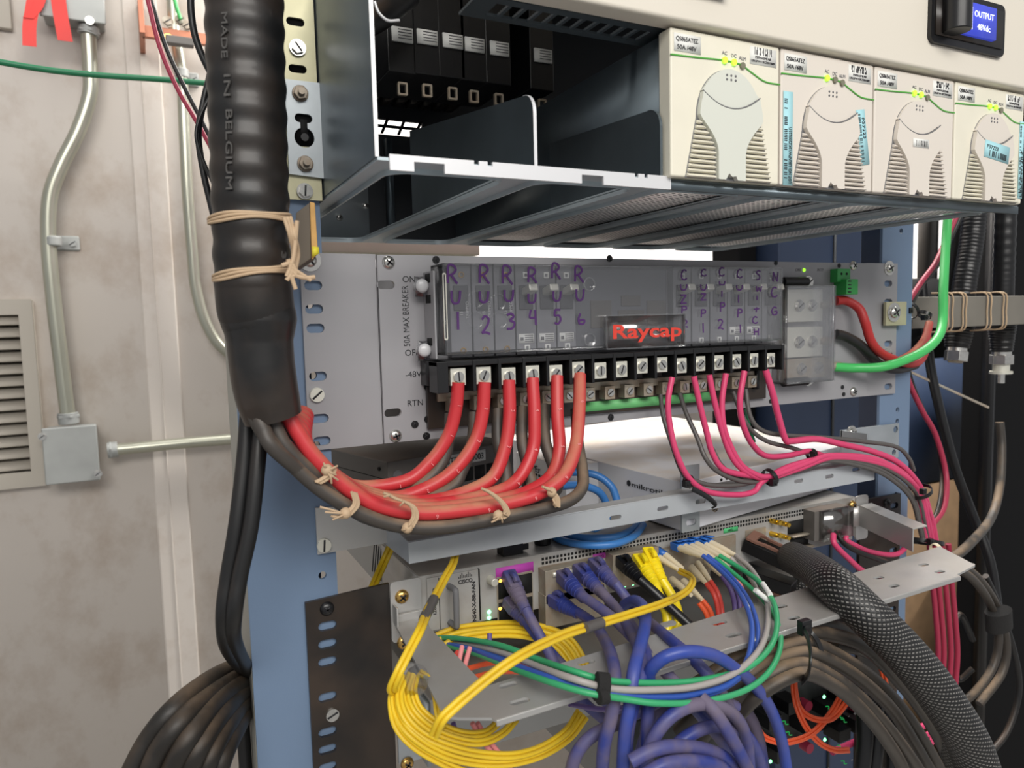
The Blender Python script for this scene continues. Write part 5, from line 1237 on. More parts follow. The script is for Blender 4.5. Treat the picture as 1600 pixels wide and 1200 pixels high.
lash('cord tie in the middle right of the bundle with frayed ends', [(755,763),(770,772),(785,786),(791,800),(782,808)], [(780,806,768,816),(780,806,772,812),(780,806,785,816),(790,800,794,806)], -.0865)
lash('cord tie at the right end of the red bundle', [(850,760),(860,766),(868,776),(869,790)], [(864,770,858,765),(866,780,868,792)], -.0845, .0009)

# ================================================================== PINK AND GREY FEED WIRES
PR = 9
def wire(label, mt, pts, y, w_=PR, group=None, name='feed_wire'): return cable(label, mt, w_, pts, name, 'wire', y=y, group=group, n=10, sub=8)
down = lambda dx, dy: [(1300+dx*.4,714+dy*.5,-.046),(1370+dx*.6,722+dy,-.044),(1412+dx,744+dy,-.040),(1436+dx,772+dy,-.036),(1446+dx,810+dy,-.032),(1452+dx,846,-.026)]
gp = 'pink feed wires'; gg = 'grey feed wires'
wire('pink wire on the terminal left of the logo plate end, sagging lowest', 'pink', [(1050,590,-.038),(1044,625,-.040),(1046,660,-.042),(1056,705,-.046),(1075,745,-.048),(1105,768,-.048),(1150,773,-.048),(1178,768,-.048),(1192,752,-.047),(1235,728,-.046),(1300,714,-.045),(1360,716,-.044),(1410,738,-.040),(1440,775,-.035),(1456,810,-.03),(1464,850,-.026)], 0, 9, gp)
wire('pink wire second from the left of the thin wires', 'pink', [(1084,588,-.038),(1093,630,-.040),(1104,675,-.042),(1114,710,-.044),(1132,734,-.046),(1170,743,-.046),(1203,744,-.046),(1250,728,-.0455)] + down(0,-2), 0, 9, gp)
wire('pink wire third from the left of the thin wires', 'pink', [(1108,586,-.038),(1117,630,-.040),(1130,680,-.042),(1146,718,-.045),(1170,740,-.047),(1200,747,-.047),(1250,732,-.0465)] + down(4,2), 0, 9, gp)
wire('pink wire fourth from the left, bowing left before the tie', 'pink', [(1134,584,-.038),(1128,630,-.040),(1133,675,-.043),(1155,722,-.046),(1180,741,-.048),(1205,744,-.048),(1260,724,-.047)] + down(-5,-5), 0, 9, gp)
wire('pink wire fifth from the left, curling right above the lacing bar', 'pink', [(1163,580,-.038),(1156,625,-.040),(1160,660,-.040),(1174,692,-.038),(1196,712,-.036),(1230,712,-.034),(1262,705,-.032),(1275,708,-.03),(1300,716,-.03),(1360,726,-.032),(1410,760,-.034),(1440,800,-.03),(1452,850,-.024)], 0, 9, gp)
wire('pink wire from the rightmost terminal, kinked and running right', 'pink', [(1196,578,-.038),(1206,610,-.040),(1216,650,-.040),(1227,686,-.040),(1238,689,-.040),(1275,686,-.040),(1315,694,-.040),(1365,706,-.040),(1405,724,-.038),(1436,758,-.035),(1452,800,-.03),(1458,850,-.024)], 0, 10, gp)
wire('dark pink wire drooping to the router power terminal', 'pink', [(1420,850,-.02),(1400,866,-.02),(1360,862,-.022),(1325,846,-.024),(1322,838,-.022)], 0, 8, 'router power wires')
wire('pink wire hanging from the lower end of the router power terminal', 'pink', [(1302,835,-.024),(1304,850,-.03),(1325,872,-.032),(1350,893,-.03),(1380,900,-.024)], 0, 9, 'router power wires')
wire('black wire from the router power terminal', 'rubber', [(1308,835,-.022),(1320,850,-.026),(1345,864,-.026),(1385,878,-.024)], 0, 8, 'router power wires')
wire('grey wire first from the left, dropping beside the logo plate', 'greyw', [(1032,616,-.020),(1036,650,-.024),(1050,695,-.034),(1062,730,-.042),(1080,762,-.046)], 0, 7, gg)
wire('grey wire second from the left', 'greyw', [(1062,614,-.020),(1072,645,-.024),(1090,685,-.034),(1102,715,-.042),(1122,737,-.045),(1160,752,-.046),(1200,750,-.045),(1260,730,-.043)] + down(-2,4), 0, 7, gg)
wire('grey wire hanging low to the black tie', 'greyw', [(1112,700,-.036),(1128,728,-.042),(1150,742,-.044),(1190,748,-.044),(1250,735,-.043)] + down(-8,8), 0, 7, gg)
wire('grey wire looping from under the tie at the left', 'greyw', [(1082,750,-.046),(1110,758,-.046),(1150,758,-.045),(1190,750,-.044),(1260,732,-.042)] + down(-10,12), 0, 7, gg)
wire('dark wire between the fourth and fifth pink wires', 'greyw', [(1145,612,-.020),(1158,645,-.026),(1174,672,-.030),(1200,690,-.032),(1238,700,-.032),(1262,709,-.032)], 0, 7, gg)
wire('grey wire running flat above the pink ones to the right', 'greyw', [(1165,608,-.020),(1172,650,-.026),(1190,672,-.030),(1225,680,-.032),(1290,684,-.034),(1350,690,-.036),(1400,698,-.036),(1420,716,-.034),(1428,735,-.032)], 0, 7, gg)
wire('dark green wire behind the fifth pink wire', 'greend', [(1166,640,-.015),(1170,665,-.012),(1178,690,-.008)], 0, 6, gg)
# cable ties
def ziptie(label, P, wpx, dirv, y, head=(0, 0), tail=None, mt='black', hs=10, hw=.0052):
    c = W(P[0], P[1], y); t = thing('cable_tie', label, 'cable tie', c, 'cable ties'); R_ = rp(c, wpx)
    d = Vector(dirv).normalized(); u = d.orthogonal().normalized(); v = d.cross(u)
    m = M(); N_ = 24; th = .0007; hw_ = .0019
    vs = []; fs = []
    for i in range(N_):
        a = 2*math.pi*i/N_; e = u*math.cos(a) + v*math.sin(a)
        for rr2, hh in ((R_, -hw_), (R_, hw_), (R_ + th, hw_), (R_ + th, -hw_)): vs.append(c + e*rr2 + d*hh)
    for i in range(N_):
        for k in range(4): fs.append((i*4+k, i*4+(k+1)%4, ((i+1)%N_)*4+(k+1)%4, ((i+1)%N_)*4+k))
    m.add(vs, fs); m.out('strap', MT[mt], t)
    h = W(P[0] + head[0], P[1] + head[1], y - R_ - .001); s_ = hw/2
    M().box(h.x - s_, h.x + s_, h.y - .002, h.y + .003, h.z - s_*1.1, h.z + s_*1.1).out('head', MT[mt], t, bevel=.0006)
    M().box(h.x - s_*.45, h.x + s_*.45, h.y - .0022, h.y - .002, h.z - s_*.5, h.z + s_*.5).out('head_slot', MT['hole'], t)
    if tail: M().sweep([W(a, b, yy) for a, b, yy in tail], .0021, 8, flat=(.35, 1)).out('tail', MT[mt], t)
    return t
ziptie('black cable tie bunching the pink wires above the lacing bar', (1203, 746), 26, (1, 0, .35), -.046, (6, 8))
ziptie('black cable tie at the bend of the pink wires by the right upright', (1437, 768), 34, (.5, 0, -1), -.036, (6, 0))
ziptie('black cable tie round the wire ends at the rear right', (1268, 710), 16, (1, 0, 0), -.032, (4, 0))
ziptie('black cable tie with a long curled tail hooked over the lacing bar', (1076, 752), 18, (1, 0, 0), -.044, (-3, 4), [(1082,764,-.05),(1098,772,-.052),(1112,782,-.054),(1118,790,-.052),(1112,794,-.05)])
ziptie('black cable tie standing on the right end of the cable tray', (1440, 846), 60, (.3, .2, 1), -.03, (14, 0))
ziptie('cream cable tie head on the right arm of the cable tray', (1462, 858), 16, (1, 0, .2), -.062, (0, 4), None, 'creamb')
ziptie('black cable tie head on the grey fibre bar beside the brass bracket', (1422, 485), 26, (1, 0, .5), .01, (0, 0))
ziptie('second black cable tie on the grey fibre bar under the wires', (1445, 492), 18, (.6, 0, 1), .0, (0, 4))

# ================================================================== RIGHT HAND CABLES
def long(label, mt, w_, pts, group=None, n=14, name='coax_cable', cat='cable'): return cable(label, mt, w_, pts, name, cat, group=group, n=n)
for i, (pts, w_, lab, cx_, cy_) in enumerate((([(1524,320,.054),(1518,380,.054),(1508,440,.054),(1500,505,.054)], 34, 'left thick black coax jumper lashed to the grey bar', 1490, 590), ([(1590,-20,.054),(1588,60,.054),(1580,180,.054),(1572,320,.054),(1568,440,.054),(1566,512,.054)], 30, 'right ribbed coax jumper at the far right, with a silver connector', 1563, 600))):
    t = thing('coax_jumper', lab, 'coax cable', W(*pts[-1]), 'coax jumpers')
    P = [W(*p) for p in pts]; r = rp(P[-1], w_)
    M().sweep(P, (lambda t_, L, r=r: r * (1 + .03 * math.sin(L * 2 * math.pi / .0045))), 20, sub=30).out('jacket', MT['black'], t)
    d = (P[-1] - P[-2]).normalized(); c = P[-1]; s_ = r * 1.18
    M().sweep([c - d*.004, c + d*.002, c + d*.016, c + d*.03], (lambda t_, L, s_=s_: s_ * (1.1 - .25 * t_ + .04 * math.sin(L * 1800))), 20, sub=14).out('rubber_boot', MT['black'], t)
    c2 = c + d*.028
    if i == 1:
        m = M(); m.cyl(c2, c2 + d*.006, r*.9, n=24); m.out('collar', MT['steel'], t); m = M(); m.hexa(c2 + d*.006, d, r*1.12, .012, .2); m.out('coupling_nut', MT['steel'], t, bevel=.0006)
        m = M(); m.cyl(c2 + d*.018, c2 + d*.027, r*.78, n=24); m.cyl(c2 + d*.027, c2 + d*.030, r*1.05, n=24); m.out('adapter', MT['tin'], t)
        m = M(); m.cyl(c2 + d*.030, c2 + d*.042, r*.36, n=16); m.out('crimp', MT['steel'], t)
    else:
        m = M(); m.cyl(c2, c2 + d*.006, r*.85, n=24); m.out('collar', MT['steel'], t); m = M(); m.hexa(c2 + d*.006, d, r*1.0, .012, .2); m.out('coupling_nut', MT['steel'], t, bevel=.0006)
        m = M(); m.cyl(c2 + d*.018, c2 + d*.020, r*.6, n=20); m.out('pin_end', MT['tind'], t)
    for k in range(4):
        px_ = ((1480, 1487, 1503, 1508), (1541, 1547, 1566, 1571))[i][k]; x_ = W(px_, 487, .021).x; zt = W(1500, 461, .021).z; zb = W(1500, 513, .021).z
        M().sweep([(x_, .040, zt + .003), (x_, .0212, zt + .001), (x_ + .0005, .0205, (zt+zb)/2), (x_, .0212, zb - .001), (x_, .040, zb - .004)], .0009, 6, sub=5).out('lashing', MT['cord'], t)
long('thin olive-brown coax tail falling from the silver connector', 'browns', 13, [(1562,660,.054),(1565,700,.05),(1562,760,.04),(1548,810,.02),(1515,850,-.02),(1490,870,-.03),(1465,880,-.035)])
long('glossy black cable running diagonally down behind the coax cables', 'black', 14, [(1440,440,.10),(1452,560,.09),(1468,640,.08),(1492,730,.07),(1518,800,.06),(1545,870,.04),(1556,930,.03),(1562,985,.02)])
long('thin black cable crossing behind the right upright edge', 'black', 11, [(1510,330,.10),(1486,390,.11),(1470,450,.12)])
long('thick black cable in front of the bright gap', 'rubber', 30, [(1500,330,.09),(1490,400,.09),(1478,470,.09)])
long('pink and black twisted pair beside the green cable, upper part', 'pinkd', 8, [(1498,330,.03),(1480,370,.03),(1462,410,.02),(1440,440,.015),(1420,470,.01)])
long('black wire twisted with the pink one by the green cable', 'rubber', 8, [(1502,335,.035),(1484,375,.035),(1466,412,.025),(1438,448,.02),(1424,475,.01)])
long('dark red wire hanging from the grey bar, bowing right', 'pinkd', 8, [(1415,500,.01),(1412,540,.01),(1418,590,.015),(1440,640,.02),(1462,680,.02),(1478,740,.015),(1476,790,.0),(1456,822,-.01)])
long('black wire hanging beside the dark red one', 'rubber', 7, [(1422,500,.02),(1416,550,.02),(1424,596,.02),(1444,645,.025),(1464,690,.025),(1472,745,.02),(1466,795,.0),(1450,828,-.01)])
long('red cable end bending under the grey bar', 'red', 12, [(1452,505,.01),(1445,530,.0),(1425,552,-.01),(1400,566,-.015)])
for i, (dx, mt) in enumerate(((0,'pinkd'),(9,'pinkd'),(20,'pinkd'),(30,'pinkd'))):
    long(['leftmost','second','third','rightmost'][i] + ' pink wire hanging below the right end of the cable tray', mt, 8, [(1452+dx,850,-.012),(1456+dx,900,-.010),(1462+dx,960,-.008),(1466+dx,1020,-.006),(1462+dx,1080,-.004)], 'hanging pink wires', name='feed_wire', cat='wire')
for i, pts in enumerate(([(1300,1175,.0),(1360,1150,.01),(1410,1140,.02),(1450,1130,.02),(1470,1090,.02)],[(1330,1210,.0),(1380,1180,.01),(1420,1170,.02),(1460,1140,.02)],[(1360,1215,.0),(1410,1190,.01),(1450,1165,.02),(1480,1120,.02)])):
    long(['upper','middle','lowest'][i] + ' pink wire crossing low behind the brown cable bundle', 'pink', 9, pts, 'low pink wires', name='feed_wire', cat='wire')
# coil with velcro at far right
vt = thing('velcro_strap', 'black velcro strap round the coil at the right edge', 'strap', W(1555, 970, .0))
m = M(); c = W(1556, 965, .012); c = W(1560, 968, -.004); m.sweep([c + Vector((-.001,0,.011)), c + Vector((.002,0,-.011))], .0155, 24, flat=(.75,1.2), smooth=False); m.out('band', MT['velcro'], vt)
for i, pts in enumerate(([(1490,885,-.02),(1520,905,-.01),(1545,940,.0),(1560,990,.0),(1552,1040,.0),(1520,1085,.0),(1480,1110,.0)],[(1500,880,-.01),(1530,905,.0),(1556,945,.005),(1572,1000,.005),(1566,1050,.005),(1530,1100,.005)],[(1540,900,.01),(1562,950,.012),(1585,1020,.01),(1592,1080,.01),(1575,1140,.01),(1545,1180,.01)],[(1520,1000,.02),(1500,960,.02),(1490,1000,.02),(1496,1060,.02),(1520,1045,.01)])):
    long(['inner olive-brown','outer olive-brown','outermost black','short glossy black'][i] + ' cable of the coil held by the velcro strap', 'browns' if i < 2 else 'rubber', 12 if i < 2 else 9, pts, 'coil at the right edge', name='coiled_cable')
# bright thin strip between the upright and the coax connector
tag(M().sweep([W(1420,580,.10), W(1545,637,.05)], .0018, 6, flat=(.5,1), smooth=False).out('metal_strip', MT['steeld']), 'thin metal strip slanting toward the coax connector', 'strip')

# ================================================================== BLACK CABLES AT LOWER LEFT
long('left one of two black cables dropping in front of the blue upright', 'rubber', 26, [(388,640,-.05),(382,720,-.055),(370,820,-.06),(357,900,-.06),(350,960,-.06),(354,1005,-.045),(372,1035,-.005),(392,1050,.05),(410,1060,.12)], 'black drop cables', name='drop_cable')
long('right one of two black cables dropping in front of the blue upright', 'rubber', 25, [(408,650,-.052),(403,720,-.06),(392,820,-.065),(375,900,-.066),(366,960,-.066),(366,1000,-.05),(380,1035,-.005),(396,1060,.05),(412,1070,.12)], 'black drop cables', name='drop_cable')
bl_ = [([(420,1030,.12),(378,1040,.05),(330,1062,.0),(275,1105,-.035),(230,1160,-.035),(195,1230,-.035)], 'outermost'),([(420,1042,.115),(380,1052,.04),(335,1080,-.01),(285,1125,-.045),(245,1180,-.045),(225,1240,-.045)], 'second'),([(420,1053,.11),(382,1064,.03),(340,1096,-.02),(300,1145,-.05),(270,1200,-.05),(255,1250,-.05)], 'third'),([(420,1064,.11),(384,1078,.03),(350,1110,-.022),(315,1160,-.05),(292,1215,-.05),(282,1260,-.05)], 'fourth'),([(420,1076,.11),(386,1092,.035),(358,1126,-.02),(330,1175,-.046),(312,1230,-.046),(305,1260,-.046)], 'fifth'),([(420,1086,.11),(388,1105,.04),(366,1140,-.012),(345,1185,-.038),(330,1240,-.038)], 'innermost')]
for pts, nm in bl_:
    long(nm + ' dusty black cable of the arch at the lower left', 'archc', 34, pts, 'arch of black cables', name='bundle_cable')
long('short black cable hanging below the arch beside the blue upright', 'rubber', 20, [(384,1095,.04),(380,1130,.03),(382,1170,.03),(386,1230,.03)], name='drop_cable')

# ================================================================== ETHERNET CABLES
def ethernet(label, pts, mt='eth', w_=26, boot=None, group='blue ethernet cables'):
    P = [W(*p) for p in pts]; r = min(rp(P[len(P)//2], w_), .0038); t = thing('ethernet_cable', label, 'ethernet cable', P[0], group)
    M().sweep(P, r, 14, sub=9).out('jacket', MT[mt], t)
    if boot:
        a, b = W(*boot[0]), W(*boot[1]); d = (b - a).normalized(); upv = d.cross(Vector((1, 0, 0))).normalized(); side_ = upv.cross(d)
        bm_ = 'eth' if mt in ('eth', 'ethb') else mt
        T = Matrix(((side_.x, d.x, upv.x, a.x), (side_.y, d.y, upv.y, a.y), (side_.z, d.z, upv.z, a.z), (0,0,0,1)))
        Lb = (b - a).length; hw = .0062
        o = M().box(-hw*.85, hw*.85, -.006, Lb*.35, -hw*.75, hw*.75, T).out('plug', MT[bm_], t, bevel=.0010)
        m = M(); n_ = 6
        m.sweep([a + d*Lb*.3, a + d*Lb*.65, b + d*.002], [hw*.95, hw*.9, hw*.72, r*1.15], 14, sub=5); m.out('boot', MT[bm_], t)
        for k in range(4):
            c = a + d * Lb * (.42 + .14*k); s_ = hw * (1.02 - .08*k)
            m = M(); m.sweep([c - d*.0006, c + d*.0006], s_, 16, smooth=False); m.out('boot_rib', MT[bm_], t, bevel=.0003)
        q = [T @ Vector((0, -.002, hw*.7)), T @ Vector((0, Lb*.1, hw*1.25)), T @ Vector((0, Lb*.32, hw*1.15))]
        M().sweep(q, .0022, 8, flat=(1, .5) if False else None).out('latch', MT[bm_], t)
    return t
ethernet('blue ethernet cable plugged below the magenta label, left port', [(818,945,-.030),(832,972,-.040),(850,1005,-.050),(872,1045,-.060),(905,1090,-.070),(950,1130,-.08)], boot=((798,905,-.008),(820,950,-.032)))
ethernet('blue ethernet cable just behind the one below the magenta label', [(815,962,-.022),(840,995,-.035),(880,1040,-.045),(930,1085,-.055),(980,1120,-.06)], boot=((800,945,-.008),(818,968,-.022)))
ethernet('blue ethernet cable from the leftmost upper cage, running far right', [(908,930,-.050),(930,945,-.065),(958,966,-.085),(990,998,-.11),(1025,1035,-.14),(1060,1072,-.16),(1085,1105,-.165),(1130,1160,-.16),(1170,1215,-.15)], boot=((882,903,-.018),(910,932,-.048)))
ethernet('blue ethernet cable from the second upper cage, turning straight down', [(940,925,-.050),(962,950,-.07),(984,982,-.11),(998,1015,-.145),(1002,1055,-.165),(990,1100,-.17),(980,1150,-.17),(978,1220,-.165)], boot=((908,893,-.018),(940,926,-.046)))
ethernet('blue ethernet cable from the third upper cage, fanning right', [(962,912,-.048),(985,942,-.06),(1012,970,-.09),(1048,1000,-.13),(1085,1032,-.155),(1118,1070,-.165),(1150,1125,-.165),(1190,1215,-.15)], boot=((932,884,-.018),(962,914,-.044)))
ethernet('blue ethernet cable from the lower cage, bending straight down in front of the tray', [(900,955,-.035),(925,972,-.06),(945,1000,-.11),(958,1035,-.15),(961,1075,-.17),(955,1120,-.172),(944,1165,-.17),(940,1220,-.165)], boot=((868,938,-.015),(900,957,-.036)))
ethernet('bright blue ethernet cable hooking over behind the yellow fibre', [(975,945,-.06),(992,938,-.08),(1006,950,-.11),(1008,975,-.135),(1000,1010,-.155),(990,1050,-.17),(984,1100,-.175),(976,1150,-.175),(972,1220,-.17)], 'ethb')
ethernet('bright blue ethernet cable arching high over the tray edge', [(1010,1060,-.165),(1022,1040,-.17),(1045,1024,-.175),(1080,1018,-.178),(1115,1024,-.178),(1145,1042,-.175),(1178,1070,-.17),(1205,1110,-.165),(1222,1160,-.16),(1232,1220,-.155)], 'ethb')
ethernet('blue ethernet cable rising from the bottom toward the second plug', [(1012,1220,-.172),(1010,1160,-.172),(1012,1110,-.17),(1014,1060,-.165),(1005,1010,-.14),(985,975,-.10)])
ethernet('outer blue ethernet cable of the coil at the bottom centre', [(1005,1215,-.18),(1018,1160,-.185),(1050,1118,-.187),(1095,1100,-.187),(1140,1112,-.185),(1165,1150,-.18),(1172,1220,-.175)], w_=28)
ethernet('middle blue ethernet cable of the coil at the bottom centre', [(1030,1222,-.178),(1045,1180,-.180),(1075,1150,-.18),(1115,1135,-.18),(1160,1145,-.175),(1182,1175,-.17),(1195,1225,-.165)], w_=28)
ethernet('inner blue ethernet cable of the coil at the bottom centre', [(985,1190,-.19),(1020,1172,-.193),(1060,1166,-.193),(1105,1172,-.19),(1140,1190,-.187),(1165,1230,-.18)], w_=29)
ethernet('lowest blue ethernet cable, an arc cut by the bottom edge', [(1000,1215,-.195),(1040,1194,-.198),(1090,1190,-.198),(1130,1202,-.195),(1150,1235,-.19)], w_=29)
ethernet('blue ethernet cable crossing diagonally over the coil to the lower right', [(1095,1090,-.185),(1115,1110,-.192),(1135,1140,-.195),(1155,1175,-.195),(1180,1225,-.19)], w_=28)
ethernet('blue ethernet cable sweeping from lower left into the coil', [(888,1225,-.15),(900,1180,-.155),(925,1150,-.158),(965,1130,-.16),(1010,1105,-.165),(1060,1082,-.165),(1110,1085,-.165),(1150,1105,-.165)], w_=28)
ethernet('dark blue ethernet cable behind the coil, lower right', [(1135,1085,-.14),(1165,1110,-.145),(1185,1150,-.145),(1196,1215,-.14)], w_=24)
ethernet('blue ethernet cable between the straight ones, left of the coil', [(1000,1222,-.15),(1003,1170,-.15),(1020,1130,-.155),(1040,1105,-.155),(1075,1092,-.155),(1130,1100,-.155)], w_=25)
ethernet('black ethernet cable from the middle cage, diving behind the tray', [(1000,905,-.045),(1022,925,-.055),(1048,950,-.065),(1075,975,-.075),(1100,1000,-.085)], 'black', 22, ((975,880,-.018),(1000,905,-.042)), 'other ethernet cables')
ethernet('left yellow ethernet cable with a bright latch, beside the black one', [(1024,915,-.045),(1034,940,-.055),(1042,962,-.06),(1040,990,-.065),(1020,1020,-.07)], 'yellowb', 20, ((1000,878,-.018),(1024,915,-.044)), 'other ethernet cables')
ethernet('right yellow ethernet cable, curling back to the left below', [(1034,905,-.035),(1052,935,-.045),(1060,965,-.05),(1050,992,-.055),(1035,1010,-.06)], 'yellowb', 20, ((1014,868,-.015),(1034,905,-.035)), 'other ethernet cables')

# ================================================================== FIBRE PATCH CABLES
def fibre(label, mt, pts, w_=9, boot=None, plug=True, group='fibre patch cables'):
    P = [W(*p) for p in pts]; r = rp(P[len(P)//2], w_); t = thing('fibre_patch_cable', label, 'fibre cable', P[0], group)
    M().sweep(P, r, 10, sub=8).out('jacket', MT[mt], t)
    if boot:
        a, b = W(*boot[0]), W(*boot[1]); d = (b - a).normalized()
        m = M(); m.sweep([a, a + (b-a)*.5, b], [.0030, .0028, .0017], 10, sub=4); m.out('boot', MT['creamb'], t)
        if plug:
            upv = d.cross(Vector((1,0,0))).normalized(); s_ = upv.cross(d); T = Matrix(((s_.x, d.x, upv.x, a.x), (s_.y, d.y, upv.y, a.y), (s_.z, d.z, upv.z, a.z), (0,0,0,1)))
            M().box(-.0030, .0030, -.010, .001, -.0032, .0032, T).out('plug', MT['lcblue'], t, bevel=.0005)
            M().prism([T @ Vector((-.002, -.008, .0032)), T @ Vector((.002, -.008, .0032)), T @ Vector((.0022, .002, .0055)), T @ Vector((-.0022, .002, .0055))], T.to_3x3() @ Vector((0, 0, .0008))).out('latch', MT['lcblue'], t)
    return t
VL = (940, 1068)
tail_g = lambda o_: [(1040,1067+o_,-.175),(955,1064+o_,-.172),(900,1050+o_,-.165),(840,1030+o_*1.4,-.13),(780,1008+o_*1.3,-.09),(720,998+o_*.8,-.04),(670,996+o_*.6,.0)]
fibre('upper green fibre looping down and left through the velcro', 'greenf', [(1124,868,-.055),(1150,884,-.07),(1185,908,-.10),(1208,940,-.13),(1214,975,-.15),(1204,1010,-.165),(1170,1042,-.175),(1110,1060,-.178)] + tail_g(0), 10, ((1088,850,-.020),(1124,869,-.052)))
fibre('lower green fibre looping widest, under the others at the velcro', 'greenf', [(1118,872,-.055),(1142,892,-.07),(1180,925,-.10),(1208,958,-.13),(1220,1000,-.155),(1205,1045,-.175),(1165,1078,-.183),(1100,1096,-.187),(1030,1099,-.187),(975,1092,-.182),(920,1083,-.178),(860,1066,-.158),(800,1044,-.12),(745,1022,-.07),(680,1003,-.01)], 10, ((1080,853,-.020),(1118,873,-.052)))
fibre('grey fibre between the green ones in the loop', 'greyf', [(1150,868,-.05),(1176,892,-.075),(1196,930,-.11),(1200,970,-.14),(1188,1012,-.165),(1150,1050,-.178),(1090,1072,-.182),(1020,1078,-.182),(955,1076,-.178),(900,1062,-.172),(850,1045,-.145),(790,1022,-.10),(735,1008,-.05),(680,1000,.0)], 11, ((1110,848,-.020),(1150,868,-.048)))
fibre('second grey fibre hanging straight behind the green loop', 'greyf', [(1142,872,-.048),(1165,892,-.06),(1184,925,-.09),(1194,965,-.12),(1192,1005,-.15),(1176,1040,-.165),(1130,1066,-.172),(1070,1080,-.175)], 9, ((1102,851,-.018),(1142,873,-.046)))
fibre('left blue fibre with a white sleeve, joining the loop', 'bluef', [(1098,868,-.055),(1122,888,-.07),(1150,918,-.10),(1168,952,-.13),(1175,985,-.15),(1168,1030,-.168),(1140,1068,-.178),(1080,1086,-.181),(1020,1089,-.181),(955,1084,-.178),(900,1072,-.17),(850,1056,-.15),(790,1034,-.11),(735,1014,-.06),(680,1004,-.01)], 10, ((1062,856,-.020),(1098,870,-.052)))
fibre('right blue fibre with a white sleeve, joining the loop', 'bluef', [(1105,868,-.052),(1132,890,-.068),(1160,922,-.098),(1178,956,-.128),(1184,995,-.15),(1170,1042,-.168),(1130,1076,-.178),(1070,1092,-.18),(1000,1093,-.18),(945,1084,-.176),(890,1066,-.165),(830,1048,-.135),(770,1024,-.085),(715,1010,-.035),(675,1002,.0)], 9, ((1070,854,-.020),(1106,869,-.050)))
for i, (mt, pts, bt, lab) in enumerate((
  ('redf', [(1104,912,-.04),(1116,930,-.05),(1122,955,-.055),(1124,990,-.06)], ((1080,886,-.015),(1104,912,-.04)), 'left red fibre bending down behind the tray'),
  ('redf', [(1110,908,-.038),(1122,928,-.048),(1128,955,-.053),(1128,990,-.06)], ((1090,880,-.013),(1110,908,-.038)), 'right red fibre bending down behind the tray'),
  ('orange', [(1098,938,-.05),(1110,955,-.055),(1118,985,-.06)], ((1068,908,-.02),(1098,938,-.05)), 'orange-red fibre, lower of the two leftmost red ones'),
  ('orange', [(1092,942,-.055),(1104,960,-.06),(1112,990,-.065)], ((1050,905,-.02),(1080,930,-.05)), 'orange-red fibre with a short yellow sleeve'),
  ('purple', [(1128,900,-.038),(1142,922,-.048),(1148,950,-.053),(1146,985,-.06)], ((1104,876,-.012),(1128,900,-.036)), 'left purple fibre bending down behind the tray'),
  ('purple', [(1134,898,-.036),(1150,920,-.046),(1156,950,-.052),(1154,985,-.06)], ((1112,872,-.012),(1134,898,-.034)), 'right purple fibre bending down behind the tray'),
  ('salmon', [(1146,898,-.036),(1158,918,-.046),(1164,945,-.052),(1162,985,-.06)], ((1122,872,-.012),(1146,898,-.034)), 'salmon pink fibre beside the purple ones'))):
    fibre(lab, mt, pts, 8, bt, False, 'short fibres at the router')
for i, (c0_, c1_) in enumerate((((1158,930,-.105),(1168,950,-.128)), ((1192,912,-.11),(1204,930,-.125)), ((1180,922,-.12),(1200,938,-.122)))):
    o = M().sweep([W(*c0_), W(*c1_)], .0019, 12, smooth=False).out('cable_sleeve', MT['labelw']); tag(o, ['white sleeve round the blue fibres','white sleeve on the upper green fibre','white sleeve on the grey fibre beside the green one'][i], 'sleeve')
vs_ = thing('velcro_strap', 'small black velcro strap round the green, grey and blue fibres', 'strap', W(940, 1070, -.18))
m = M(); q0 = W(931, 1072, -.176); q1 = W(949, 1074, -.178); m.sweep([q0, q1], .0068, 20, flat=(.9, 1.15), smooth=False); m.out('band', MT['velcro'], vs_)
m = M(); q0 = W(935, 1090, -.182); q1 = W(948, 1088, -.182); m.sweep([q0, q1], .0040, 14, smooth=False); m.out('overlap', MT['velcro'], vs_)
# duplex yellow fibres
def duplex(label, pts, w_, gap=.0016, group='yellow fibre pairs', bands=(), boot=None):
    P = [W(*p) for p in pts]; r = rp(P[len(P)//2], w_); t = thing('fibre_patch_cable', label, 'fibre cable', P[0], group)
    for s_ in (-1, 1):
        Q = []
        for i, p in enumerate(P):
            d = (P[min(i+1, len(P)-1)] - P[max(i-1, 0)]).normalized(); vd = (CAMP - p).normalized(); lt = d.cross(vd).normalized(); Q.append(p + lt * s_ * r * .95)
        M().sweep(Q, r, 10, sub=8).out('jacket', MT['yellow'], t)
    for (a, b) in bands:
        M().sweep([W(*a), W(*b)], r*2.2, 12, flat=(1, 1), smooth=False).out('grey_sleeve', MT['greyw'], t)
    if boot:
        for bb in boot:
            m = M(); m.sweep([W(*bb[0]), W(*bb[1])], [.0030, .0019], 10, sub=4); m.out('boot', MT['creamb'], t); M().sweep([W(*bb[0]), W(bb[0][0]-14, bb[0][1]-10, bb[0][2]+.009)], .0036, 4, smooth=False).out('plug', MT['lcblue'], t)
    return t
duplex('long yellow fibre pair sweeping left across the tray with a grey sleeve', [(1062,892,-.04),(1078,900,-.06),(1082,910,-.08),(1070,926,-.10),(1035,943,-.13),(990,958,-.15),(940,973,-.165),(890,988,-.175),(840,1010,-.185),(795,1036,-.19),(750,1070,-.19),(712,1103,-.19),(690,1125,-.19),(678,1150,-.185)], 8, bands=[((914,982,-.172),(940,973,-.167))], boot=[((1030,872,-.015),(1060,890,-.038)),((1040,868,-.015),(1066,888,-.038))])
